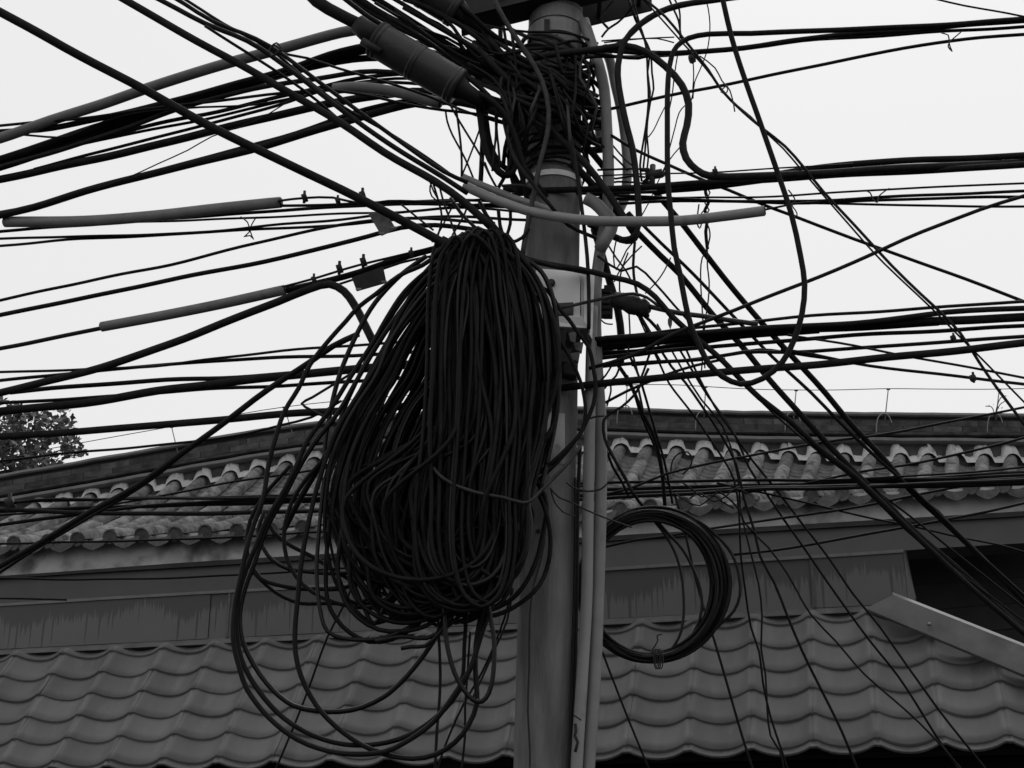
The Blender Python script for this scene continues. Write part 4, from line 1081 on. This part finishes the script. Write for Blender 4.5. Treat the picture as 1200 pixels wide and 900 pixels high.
W('cable arching over the junction box then falling with the service cables', 7, (5.15, 5.3, 5.9, 6.4), [(592, 292), (620, 305), (650, 311), (680, 315), (718, 325), (747, 333), (768, 348), (785, 368), (803, 385), (827, 405), (847, 423), (868, 445), (890, 466), (927, 494), (960, 526), (993, 551), (1033, 588), (1075, 630), (1130, 681), (1200, 742)], group=DG)
W('thin wire clinging beside the arching service cable over the roof ridge', 2.4, (5.6, 6.3), [(868, 448), (896, 474), (915, 492), (940, 514), (965, 534), (990, 552), (1030, 590), (1060, 620), (1120, 668), (1200, 728)], group=DG)
W('slim service cable highest over the eave above the dark recess', 3.6, (5.9, 6.4), [(1040, 545), (1075, 580), (1100, 600), (1140, 645), (1200, 703)], group=DG)
W('slim wire crossing the dark recess just above the hip', 2.6, (6.0, 6.4), [(1020, 570), (1060, 600), (1110, 640), (1160, 680), (1200, 712)], group=DG)
W('thin wire curving down from the arching cable past the heavy band', 3, (5.3, 5.4), [(700, 300), (728, 318), (746, 312), (767, 331), (790, 358), (812, 382)])
W('pale grey short cable crossing the junction box label to the dark splice lump', 3.8, (5.2, 5.35), [(656, 361), (678, 356), (702, 351), (724, 347), (742, 344), (758, 348), (768, 356), (784, 366)], 'greywire')
W('slim dark sleeve-like cable between splice lump and loose loop', 6, (5.35, 5.25), [(756, 358), (773, 362), (797, 367), (822, 370), (840, 373), (865, 377), (888, 380)], 'greywire')
W('upper of two small cables curving out beneath the splice lump', 4, (5.35, 5.4), [(722, 356), (740, 364), (752, 374), (760, 390), (768, 404)])
W('lower of two small cables curving out beneath the splice lump', 4, (5.4, 5.45), [(735, 360), (755, 370), (768, 382), (778, 396), (784, 410)])
W('fat dark cable dropping behind the outer conduit beside the splice lump', 9, (5.6, 5.6), [(696, 268), (706, 300), (715, 332), (724, 364), (728, 394), (727, 424)])
W('dark loop of thick cable bulging under the conduit elbow', 8.5, (5.45, 5.4), [(690, 262), (714, 274), (728, 281), (740, 282), (746, 275), (744, 262), (735, 250)])
# ---- cables in front of the pole
FP = 'cables over the front of the pole head'
W('weathered grey cable hanging in a long curve down the face of the pole head', 6, (5.15, 5.2, 5.25), [(576, -12), (583, 8), (600, 37), (618, 64), (635, 95), (643, 130), (641, 158), (633, 190), (624, 235), (616, 275), (612, 300)], 'greywire', group=FP)
W('slimmer dark cable beside the grey one, falling past the white tube', 4.6, (5.25, 5.2), [(645, 88), (652, 108), (659, 128), (667, 155), (675, 195), (680, 230), (684, 262), (688, 300), (690, 340), (690, 385)], 'rubber', group=FP)
W('cable slanting across the pole just above the white tube', 4.6, (5.25, 5.2, 5.2, 5.5), [(590, 140), (598, 172), (608, 194), (622, 212), (647, 243), (666, 264), (690, 276), (706, 282)], 'rubber', group=FP)
W('thick dark cable slanting through the wire wrapping to the conduit elbow', 8.5, (5.3, 5.25), [(560, 58), (596, 94), (625, 126), (650, 156), (687, 193), (713, 227), (742, 272)], 'rubber', group=FP)
W('thick dark cable a little above the slanting one, lost in the wrapping', 8, (5.32, 5.29, 5.34, 5.52), [(566, 40), (600, 76), (634, 112), (668, 150), (698, 184), (716, 206)], 'rubber', group=FP)
W('thin cable grazing the pole bands under the crossarm', 4, (5.3, 5.3), [(560, 68), (600, 60), (640, 56), (676, 60), (720, 66)], 'rubber', group=FP)
W('short grey cable tail bent over the upper white tube', 3.6, (5.28, 5.28), [(588, 218), (602, 217), (616, 218), (628, 224), (640, 236)], 'greywire', group=FP)
W('cable from the crown of the coil arched over the junction box top', 5.5, (5.0, 5.25), [(586, 282), (606, 300), (624, 306), (648, 312), (672, 316), (690, 320)], 'rubber', group=FP)
W('thin crooked cable lying flat down the pole below the great coil', 2.4, (5.375, 5.385), [(636, 585), (639, 620), (634, 655), (624, 690), (620.5, 730), (620, 780), (618.5, 833), (621, 880), (620, 930)], 'bolt', group=FP)
W('dark cable tucked in the gap between pole and conduit', 5, (5.45, 5.45), [(668, 970), (671, 880), (674, 780), (676, 680), (677, 590), (680, 520)], 'bolt', group=FP)
W('second dark cable tucked against the conduit flank', 3.6, (5.42, 5.42), [(665, 960), (668, 860), (671, 760), (673.5, 660), (674, 560)], 'bolt', group=FP)
W('thin wire tied round both conduits below the notice', 2.2, (5.3, 5.28), [(664, 565), (672, 572), (688, 576), (704, 573), (712, 566)], 'bolt', group=FP)
W('thin wire tied round both conduits level with the loose loops', 2.2, (5.3, 5.28), [(688, 492), (698, 488), (708, 487)], 'bolt', group=FP)
W('thin wire sagging from the coil tie across the pole to its conduits', 2, (5.1, 5.3), [(645, 572), (655, 583), (668, 588), (684, 596), (708, 606), (740, 618)], 'bolt', group=FP)
W('thinner wire sagging under it from the coil tie', 1.8, (5.1, 5.3), [(645, 572), (650, 588), (660, 600), (674, 605)], 'bolt', group=FP)

# ---- thin wires hanging down over the parapet and tiles
HD = 'thin wires hanging over the shop roof'
W('thin wire falling from the band past the ring coil and down the metal tiles', 3, (6.2, 6.6), [(748, 455), (758, 500), (770, 530), (779, 560), (791, 581), (802, 621), (811, 660), (823, 707), (837, 750), (851, 798), (866, 850), (881, 898)], group=HD)
W('thin wire falling straight from the band beyond the ring coil', 2.6, (5.6, 6.4), [(762, 403), (775, 430), (784, 449), (797, 467), (813, 487), (828, 508), (847, 537), (860, 562), (866, 600), (868, 650), (873, 690), (880, 735), (890, 765), (894, 800), (903, 840), (917, 882), (925, 908)], group=HD)
W('crooked thin wire meeting the straight one on the metal tiles', 2.4, (6.1, 6.5), [(868, 600), (879, 645), (889, 685), (893, 722), (892, 760), (897, 790), (899, 830), (903, 862), (914, 880), (919, 905)], group=HD)
W('thin wire swinging wide from the band to the dark eave gap', 3.2, (5.6, 6.5), [(745, 360), (770, 403), (787, 430), (803, 448), (822, 475), (847, 513), (863, 545), (872, 585), (884, 622), (891, 652), (908, 684), (923, 723), (940, 763), (960, 803), (980, 843), (993, 873), (1006, 905)], group=HD)
W('thin wire sweeping from the band across the parapet in a shallow bow', 2.4, (5.9, 6.5), [(770, 380), (798, 430), (822, 468), (847, 500), (865, 560), (871, 610), (900, 641), (923, 673), (950, 720), (980, 752), (1013, 790), (1047, 820), (1077, 847), (1107, 878), (1130, 905)], group=HD)
W('thin wire crossing parapet and tiles, nearer the ring coil of two', 2.8, (5.9, 6.6), [(786, 392), (810, 432), (830, 465), (847, 488), (863, 513), (878, 548), (897, 577), (917, 607), (943, 643), (987, 707), (1017, 748), (1053, 793), (1100, 867), (1125, 905)], group=HD)
W('thin wire crossing parapet and tiles, nearer the hip of two', 2.8, (5.9, 6.6), [(800, 400), (818, 440), (838, 477), (863, 513), (882, 540), (908, 572), (935, 607), (970, 652), (1000, 697), (1030, 733), (1070, 790), (1100, 832), (1140, 882), (1158, 905)], group=HD)
W('slack wire falling from the thick smooth cable past the barrel tiles to the ring coil', 4.6, (5.55, 6.0), [(722, 424), (727, 432), (737, 447), (745, 464), (753, 484), (766, 511), (773, 537), (777, 565), (779, 592)], group=HD)
W('thinner slack wire alongside it towards the ring coil', 3, (5.56, 6.0), [(738, 418), (746, 434), (753, 453), (760, 478), (768, 506), (778, 538), (785, 572), (788, 590)], group=HD)
W('slack wire ending among the tiles close to the conduit', 2.8, (5.56, 6.0), [(735, 440), (742, 457), (748, 478), (758, 503), (768, 524), (775, 552)], group=HD)
W('wire crossing close by the conduit in front of the barrel tiles, upper of two', 4, (5.5, 5.8), [(706, 480), (708, 510), (717, 532), (730, 556), (748, 587), (760, 600)], group=HD)
W('wire crossing close by the conduit in front of the barrel tiles, lower of two', 3.4, (5.5, 5.8), [(706, 512), (710, 526), (718, 547), (728, 563), (736, 580)], group=HD)
W('thin wire slanting down the metal tiles from the ring coil foot', 2.6, (5.75, 6.3), [(706, 764), (712, 780), (722, 806), (735, 840), (757, 893), (764, 910)], group=HD)
W('thin straight wire slanting down the tiles beneath the great coil', 2.8, (5.9, 6.6), [(420, 672), (402, 711), (384, 746), (360, 811), (342, 857), (324, 900), (316, 920)], group=HD)
W('upright wire hanging from the great coil down the metal tiles', 3.8, (5.15, 5.3), [(512, 700), (514, 740), (516, 789), (515, 820), (512, 856), (510, 900)], group=HD)
W('thin wire trailing aslant from beside the pole under the great coil', 2.8, (5.25, 5.4), [(601, 660), (598, 700), (582, 749), (564, 789), (544, 824), (529, 856), (516, 890), (512, 910)], group=HD)
W('short upright wire beside the trailing one', 3, (5.2, 5.3), [(551, 740), (547, 800), (545, 830), (545, 862), (541, 900)], group=HD)
W('wire leaning from the pole flank down to the trailing wire', 2.8, (5.3, 5.25), [(601, 690), (594, 728), (580, 760), (566, 792), (552, 822)], group=HD)
# ---- thin wires over the roof towards the weed
RW = 'thin wires rising over the tiled roof'
W('thin wire rising across the barrel tiles and ridge to the weed', 3, (5.9, 5.7), [(708, 580), (745, 570), (780, 556), (840, 541), (883, 533), (967, 518), (1033, 509), (1100, 497), (1150, 487), (1200, 477)], group=RW)
W('thin wire rising across the barrel tiles to the frame edge under the weed', 3, (6.0, 5.8), [(870, 578), (940, 567), (1010, 553), (1060, 545), (1100, 537), (1167, 522), (1200, 513)], group=RW)
W('thin wire rising along the plaster and drip tiles from the ring coil', 3, (6.1, 5.9), [(704, 642), (745, 633), (780, 629), (823, 621), (880, 612), (950, 603), (1010, 593), (1054, 584), (1137, 568), (1200, 556)], group=RW)
W('thin wire rising across the painted board to the frame edge', 3.2, (6.2, 5.9), [(860, 650), (905, 645), (950, 638), (1000, 629), (1060, 618), (1117, 607), (1160, 599), (1200, 590)], group=RW)
W('thin wire falling from the tangle over the eave to the dark recess', 2.5, (6.0, 6.3), [(840, 566), (890, 577), (950, 590), (1023, 608), (1075, 618), (1127, 630), (1169, 638), (1200, 647)], group=RW)
W('thin wire above the band near the frame edge, over the last tiles', 2.6, (5.9, 5.7), [(960, 563), (1040, 559), (1120, 555), (1200, 547)], group=RW)

# ================================================================== short wires and fittings
TW_ = 'short wires tangled at the pole head'
tang = [
 ('thin wire hanging from the splice barrel in a slack bow to the white tube', 2.4, [(522, 128), (524, 142), (530, 158), (540, 176), (548, 192), (555, 210)]),
 ('thin upright wire dropping from the stubby pipe to the tube mouth', 2.8, [(534, 124), (537, 145), (540, 170), (541, 188), (541, 206)]),
 ('thin wire crossing the upright one beside the deep hook', 2.6, [(528, 124), (538, 142), (552, 164), (563, 182), (572, 202), (580, 217)]),
 ('thin wire leaning the other way across the upright one', 2.4, [(564, 146), (560, 157), (554, 174), (548, 190), (542, 204)]),
 ('upright cable beside the deep hook, reaching the upper white tube', 6, [(566, 118), (566, 150), (565, 176), (564, 200), (563, 216)]),
 ('thin upright wire inside the deep hook', 3, [(579, 118), (581, 140), (581, 160), (579, 178), (577, 200)]),
 ('second thin upright wire inside the deep hook', 2.8, [(584, 120), (582, 150), (584, 170), (586, 194)]),
 ('short thin wire low beside the deep hook', 2.6, [(568, 190), (574, 205), (582, 220)]),
 ('wire slanting from the deep hook back to the pole', 4.6, [(600, 176), (598, 192), (592, 206), (584, 220)]),
 ('dark wire slanting close beside the pole bands', 4, [(574, 60), (590, 84), (604, 106), (622, 138), (640, 150)]),
 ('dark wire at the pole flank under the crossarm', 4, [(600, 40), (604, 72), (606, 100), (610, 134), (612, 160)]),
 ('dark wire bent at the pole flank', 3.6, [(590, 30), (596, 66), (604, 90), (616, 110)]),
 ('loose wire curl at the pole flank beside the splice tail', 3, [(566, 92), (578, 100), (586, 94), (592, 104), (588, 116), (596, 124)]),
 ('thin wire arched over the splice tail', 3, [(548, 74), (562, 82), (578, 92), (590, 108), (598, 128)]),
 ('dark cable drawn down past the pole flank to the tube', 6, [(612, 130), (604, 160), (606, 186), (612, 208), (618, 236)]),
 ('dark cable drawn down the other pole flank', 5, [(682, 90), (684, 130), (686, 170), (690, 206), (694, 240)]),
 ('knotted wire at the tube mouth, uppermost curl', 2, [(503, 210), (508, 224), (514, 236), (506, 230), (504, 218), (510, 212), (520, 216)]),
 ('knotted wire at the tube mouth hanging to the coil', 2.6, [(514, 214), (520, 238), (528, 258), (534, 276), (540, 290)]),
 ('wire dropping from the tube mouth beside the knot', 2.6, [(508, 216), (514, 236), (518, 256), (512, 280), (506, 298)]),
 ('wire from the tube mouth slanting back under the thick cable', 2.4, [(536, 232), (528, 246), (520, 262), (512, 276), (506, 284)]),
 ('wire slanting from the knot to the crown of the coil', 4.2, [(528, 232), (540, 250), (556, 266), (572, 276)]),
 ('thin wire slanting between the level runs by the worn tag', 2.4, [(470, 240), (482, 249), (496, 260), (508, 270)]),
 ('short wire among the level runs near the coil crown', 2.6, [(548, 240), (544, 252), (536, 266), (530, 276)]),
 ('small bundle of wire behind the coil crown', 5, [(562, 236), (570, 252), (582, 268), (594, 284)]),
 ('curved cable seen between coil crown and pole', 4.4, [(575, 270), (584, 282), (598, 284), (612, 278), (620, 268)]),
 ('upright wire between coil crown and pole', 4.5, [(584, 246), (586, 264), (590, 280), (588, 296)]),
 ('second upright wire between coil crown and pole', 4, [(598, 246), (598, 262), (594, 276), (590, 290)]),
 ('thin wire at the crossarm end with two bends', 3, [(712, 32), (704, 22), (710, 12), (718, 2)]),
 ('thin wire swinging from the conduit top up to the crossarm end', 2.8, [(705, 44), (713, 34), (724, 26), (736, 14), (742, 6)]),
 ('level thin wire between conduit top and loose loop', 1.8, [(705, 48), (730, 46), (760, 45), (790, 44)]),
 ('slack thin wire under the level one', 1.8, [(708, 50), (724, 48), (745, 46), (770, 45), (790, 50)]),
 ('thin wire hanging in a bow inside the fat loop, nearest the conduit', 2.6, [(738, 0), (746, 24), (752, 36), (757, 54), (759, 90), (760, 118), (757, 148), (753, 172), (750, 194), (752, 212)]),
 ('thin wire hanging in a bow inside the fat loop, middle of three', 2.4, [(741, -2), (749, 26), (755, 44), (762, 60), (764, 86), (766, 104), (762, 120), (758, 148), (756, 176), (754, 196)]),
 ('thin wire hanging in a bow inside the fat loop, farthest from the conduit', 2.2, [(736, -2), (744, 22), (752, 40), (761, 66), (759, 84), (762, 108), (760, 130), (758, 156), (760, 180), (758, 200)]),
 ('thin wire rising from the fat loop to the frame top', 2.4, [(783, -4), (790, 12), (795, 24), (797, 36), (800, 52)]),
 ('second thin wire rising from the fat loop to the frame top', 2.2, [(789, -4), (796, 12), (797, 24), (797, 44)]),
 ('fine wire wandering down across the top pair', 1.5, [(826, -4), (830, 10), (832, 28), (831, 46), (828, 62), (820, 82), (814, 96), (812, 116)]),
 ('fine wire hanging from the knot on the diagonal cable', 1.5, [(812, 70), (813, 86), (812, 102), (810, 118), (802, 124), (796, 132), (791, 150), (784, 176), (778, 200)]),
 ('fine grey wire leaning across the long loose loop', 1.6, [(797, 172), (790, 180), (778, 198), (770, 216), (760, 238), (750, 256)]),
 ('fine wire leaning between fat loop and hanging bow', 1.6, [(780, 124), (772, 140), (766, 152), (760, 160)]),
 ('fine wire crossing behind the long loose loop', 1.6, [(794, 64), (790, 90), (788, 110), (784, 130)]),
 ('thick twisted tie hanging under the level pair', 4, [(826, 212), (827, 226), (830, 238), (826, 246), (829, 256), (827, 272), (829, 292)]),
 ('thin twist round the tie under the level pair', 1.8, [(824, 214), (832, 226), (826, 238), (831, 246), (826, 254), (831, 268), (832, 278), (828, 294)]),
 ('long hairpin of thin wire hanging at the tie', 1.8, [(819, 240), (817, 262), (820, 267), (822, 262), (821, 252), (826, 246)]),
 ('fine wire pair hanging from the tie past the heavy band, nearer the pole', 1.8, [(829, 292), (823, 302), (821, 320), (822, 350), (824, 380), (825, 410), (826, 432)]),
 ('fine wire pair hanging from the tie past the heavy band, farther from the pole', 1.8, [(829, 292), (829, 312), (831, 330), (830, 352), (826, 380), (824, 412), (822, 434)]),
 ('short level wire from conduits to the cable clamp', 2.6, [(700, 199), (720, 199), (742, 198), (760, 198)]),
 ('second short level wire from conduits to the cable clamp', 2.6, [(706, 208), (722, 209), (740, 206), (756, 208)]),
 ('third short level wire from conduits under the cable clamp', 2.6, [(704, 216), (724, 213), (744, 214), (766, 216)]),
 ('wire fanning from the conduit elbow to the sky, steepest', 2.4, [(704, 168), (714, 178), (726, 190), (736, 200)]),
 ('wire fanning from the conduit elbow to the sky, next', 2.2, [(716, 168), (724, 178), (732, 186), (744, 196)]),
 ('wire dropping from the conduit elbow in a thin V', 1.8, [(722, 282), (719, 300), (722, 316), (734, 294), (742, 284)]),
 ('thin crossed wire below the conduit elbow', 2.2, [(712, 286), (722, 302), (734, 318), (740, 330)]),
 ('thin wire leaning below the conduit elbow', 2, [(752, 288), (740, 300), (726, 318), (720, 330)]),
 ('upright wire passing the splice lump', 3.4, [(744, 284), (742, 310), (744, 332), (748, 350), (752, 372)]),
 ('thin upright wire passing the splice lump', 2, [(736, 296), (728, 318), (726, 340), (732, 360)]),
 ('grey slanting wire over the splice lump', 1.8, [(786, 302), (778, 318), (768, 332), (756, 344)]),
 ('thin wire hanging under the splice lump', 2, [(737, 366), (738, 386), (738, 402), (734, 420)]),
 ('second thin wire hanging under the splice lump', 2.2, [(752, 372), (758, 388), (764, 406), (770, 420)]),
 ('third thin wire hanging under the splice lump', 2, [(746, 366), (754, 384), (762, 402), (776, 426)]),
 ('stray wire end by the conduit under the splice lump', 1.8, [(702, 372), (708, 378), (714, 380), (718, 380)]),
 ('short wire slanting under the heavy band by the conduit', 2.6, [(716, 430), (710, 440), (702, 448), (696, 452)]),
 ('short bow of wire under the heavy band by the conduit', 2.6, [(726, 430), (722, 440), (716, 446), (708, 456)]),
 ('upright thin wire below the thick smooth cable by the conduit', 2.2, [(715, 446), (716, 458), (714, 466), (711, 476)]),
 ('leaning wire between heavy band and thick smooth cable', 3, [(762, 412), (758, 424), (754, 436), (750, 446)]),
 ('leaning thin wire between heavy band and thick smooth cable', 2.4, [(742, 418), (746, 432), (750, 448)]),
 ('small loop of wire snagged over the tile rows', 2, [(786, 552), (788, 540), (795, 532), (806, 530), (811, 538), (808, 548), (800, 556)]),
 ('knot of slack wire on the band over the eave, first curl', 2, [(800, 566), (812, 574), (822, 582), (836, 580), (846, 588), (860, 596)]),
 ('knot of slack wire on the band over the eave, second curl', 2, [(808, 584), (820, 578), (836, 588), (850, 582), (862, 572), (876, 578)]),
 ('knot of slack wire on the band over the eave, third curl', 1.8, [(790, 578), (806, 588), (820, 592), (832, 584), (846, 574)]),
 ('slack wire drooping from the band to the plaster', 2.4, [(840, 574), (856, 586), (866, 598), (872, 612), (886, 626)]),
]
for i, (lab, w, pts) in enumerate(tang):
    base = 5.3 if pts[0][0] < 640 else 5.42
    W(lab, w, (base + .05 * math.sin(i * 2.3), base + .07 * math.cos(i * 1.7)), pts, 'rubber', 'wire', TW_, False)
# tight wrapping of cable round the pole head
wrap = thing('cable_wrap', 'turns of dark cable wound tightly round the pole head', 'cable coil', pole_c(120))
for k in range(24):
    y = 70 + k * 5 + rr(-4, 4)
    c = pole_c(y); r0 = pole_r(y) + rr(.006, .045)
    tl, ph, el = rr(-.075, .06), rr(0, 6), rr(0, .03)
    pts = [c + Vector((math.cos(t * math.pi / 9) * (r0 + el), math.sin(t * math.pi / 9) * r0, math.sin(t * math.pi / 9 + ph) * .03 + math.sin(t * math.pi / 4.5 + ph) * .014 + tl * math.cos(t * math.pi / 9))) for t in range(18)]
    V, F = tube(spline(pts, 2, True), rr(2.4, 5.4) / 2 * mpp(c), 6, True)
    make('turn', V, F, 'rubber' if k % 5 else 'greywire', wrap, True)
# strands that cross every which way through the knot
def knot(pts, w, Ys, label, m='rubber'):
    size = 'thin' if w < 3.4 else 'middling' if w < 4.8 else 'thick'
    W(label.replace('dark', size + (' grey' if m == 'greywire' else ' dark'), 1), w, Ys, pts, m, 'wire', TW_, False)
for k in range(16):
    x, y = rr(540, 604), rr(14, 112)
    dy = rr(24, 105)
    x1, y1 = rr(694, 716), y + dy
    mid = [(x + (x1 - x) * t + rr(-7, 7), y + dy * (t ** rr(.8, 1.5)) + rr(-8, 8)) for t in (.25, .45, .62, .8)]
    knot([(x, y)] + mid + [(x1, min(y1, 232))], rr(2.6, 6.6), (5.42, 5.28, 5.25, 5.28, 5.46), 'dark strand crossing the knot of cables over the pole head')
for k in range(14):
    x, y = rr(588, 690), rr(52, 100)
    x1, y1 = x + rr(-34, 34), y + rr(60, 130)
    x1 = min(max(x1, 590), 700)
    mid = [(x + (x1 - x) * t + rr(-12, 12), y + (y1 - y) * t) for t in (.3, .6, .85)]
    knot([(x, y)] + mid + [(x1, y1)], rr(2.4, 5), (5.36, 5.24, 5.22, 5.36), 'dark strand drooping through the knot of cables down the pole head', 'rubber' if k % 4 else 'greywire')
for k in range(8):
    x, y = rr(596, 616), rr(70, 130)
    knot([(x, y), (x + rr(-8, 8), y + 34), (x + rr(-10, 10), y + 70), (x + rr(-4, 14), y + 104)], rr(3, 6), (5.38, 5.36, 5.34), 'dark strand hanging along the pole flank by the deep hooked cable')
for k in range(9):
    x, y = rr(430, 520), rr(-20, 24)
    knot([(x, y), (x + rr(36, 50), y + rr(18, 32)), (x + rr(80, 100), y + rr(44, 66)), (x + rr(116, 140), y + rr(70, 110))], rr(2.6, 7), (5.2, 5.24, 5.3, 5.4), 'dark strand packed between the splice barrels and the pole head')
for k in range(5):
    y = 186 + k * 6 + rr(-2, 2)
    c = pole_c(y); r0 = pole_r(y) + rr(.006, .02)
    pts = [c + Vector((math.cos(t * math.pi / 8) * r0, math.sin(t * math.pi / 8) * r0, math.sin(t * math.pi / 8 + k) * .02)) for t in range(16)]
    V, F = tube(pts, 1.4 * mpp(c), 6, True)
    make('turn', V, F, 'rubber', wrap, True)
# small fittings
def bead(x, y, Y, r, label):
    p = at(x, y, Y)
    t = rod('cable_clamp', [p + Vector((-r * .55, 0, -r * .2)), p + Vector((r * .55, 0, r * .2))], r, 'bolt', None, 9)
    rod('bolt', [p + Vector((0, -r * .5, -r * 1.5)), p + Vector((0, -r * .5, r * 1.5))], r * .35, 'bolt', t, 6)
    tag(t, label, 'clamp', 'small clamps on the cables')
bead(357, 232, sy(357, -.06), .020, 'small round clamp on the wire from the pale straight sleeve')
bead(396, 236, sy(396, -.06), .017, 'small clamp midway between pale straight sleeve and thick slanting cable')
bead(425, 229, 5.2, .019, 'small clamp sitting on the thick slanting cable above the worn tag')
bead(368, 328, sy(368, -.06), .017, 'small clamp just past the shorter grey sleeve mouth')
bead(398, 315, sy(398, -.06), .021, 'small clamp on the messenger wire before the dark tag')
bead(426, 307, sy(426, -.06), .021, 'small clamp on the messenger wire above the dark tag')
bead(482, 297, sy(482, -.06), .016, 'small clamp on the messenger wire nearest the great coil')
bead(811, 69, 5.1, .018, 'small dark clamp where the diagonal cable crosses the top pair')
bead(1140, 443, 4.98, .014, 'small clamp with a tuft on the lowest thin cable to the frame edge')
bead(1117, 396, 5.03, .012, 'small clamp between the heavy band and its lower cables')
bead(838, 201, 5.1, .013, 'tiny clamp on the thin wire above the thick level pair')
bead(12, 590, 6.75, .032, 'clamp on the roof band cables below the tree')
# four-lobed connector and splice lump beside the pole
cc = thing('cable_connector', 'knobbly dark connector bolted among the wires beside the conduits', 'connector', at(763, 204, 5.3))
for (x0, y0, x1, y1, w) in ((757, 206, 776, 203, 11), (765, 194, 764, 218, 7), (752, 199, 760, 199, 5), (768, 203, 778, 204, 7)):
    rod('knob', [at(x0, y0, 5.3), at(x1, y1, 5.28)], w / 2 * mpp(at(763, 204, 5.3)), 'bolt', cc, 10)
sp = thing('splice_lump', 'dark taped splice lump where small cables meet beside the conduit', 'cable joint', at(738, 356, 5.4))
P = spline([at(720, 352, 5.42), at(728, 353, 5.38), (at(740, 357, 5.36)), at(752, 360, 5.36), at(758, 362, 5.38)], 4)
n = len(P)
V, F = tube(P, [(.024 + .016 * math.sin(math.pi * i / (n - 1)) ** .5 + R.uniform(-.006, .006)) for i in range(n)], 10)
make('taped_body', V, F, 'bolt', sp, True)
for k, (x, y) in enumerate(((758, 362), (754, 353), (756, 369))):
    rod('lead', [at(x - 6, y, 5.37), at(x + 5, y + 1, 5.37)], .007, 'rubber', sp, 6)
cr = thing('connector_strip', 'dark comb-like connector strip behind the outer conduit', 'connector', at(710, 350, 5.55))
for k in range(5):
    y = 338 + k * 6.5
    q = [at(702, y, 5.5), at(717, y, 5.5), at(716, y + 4.4, 5.5), at(702, y + 4.4, 5.5)]
    make('terminal', slab(q, (0, .05, 0)), BOXF, 'bolt', cr)
make('backing', slab([at(708, 334, 5.56), at(719, 334, 5.56), at(718, 372, 5.56), at(708, 372, 5.56)], (0, .02, 0)), BOXF, 'bolt', cr)
# two stub brackets on the pole's flank
for (x, y) in ((690, 78), (690, 113)):
    t = rod('stub_bolt', [at(676, y + 2, 5.42), at(697, y - 2, 5.40)], .009, 'bolt', pole, 8)
for (x, y) in ((697, 165), (700, 176)):
    rod('stub_bolt', [at(686, y + 1, 5.5), at(706, y - 1, 5.48)], .016, 'bolt', pole, 8)
# a dead leaf caught on a cable
p = at(785, 377, 5.3)
lf = make('dead_leaf', [p + Vector((0, 0, .028)), p + Vector((.010, -.004, .008)), p + Vector((.008, 0, -.014)), p + Vector((.001, .003, -.034)), p + Vector((-.009, -.002, -.012)), p + Vector((-.008, .004, .010)), p + Vector((0, .006, 0))], [(0, 1, 6), (1, 2, 6), (2, 3, 6), (3, 4, 6), (4, 5, 6), (5, 0, 6)], 'leaf')
tag(lf, 'curled dead leaf caught on the small cables by the heavy band', 'leaf')
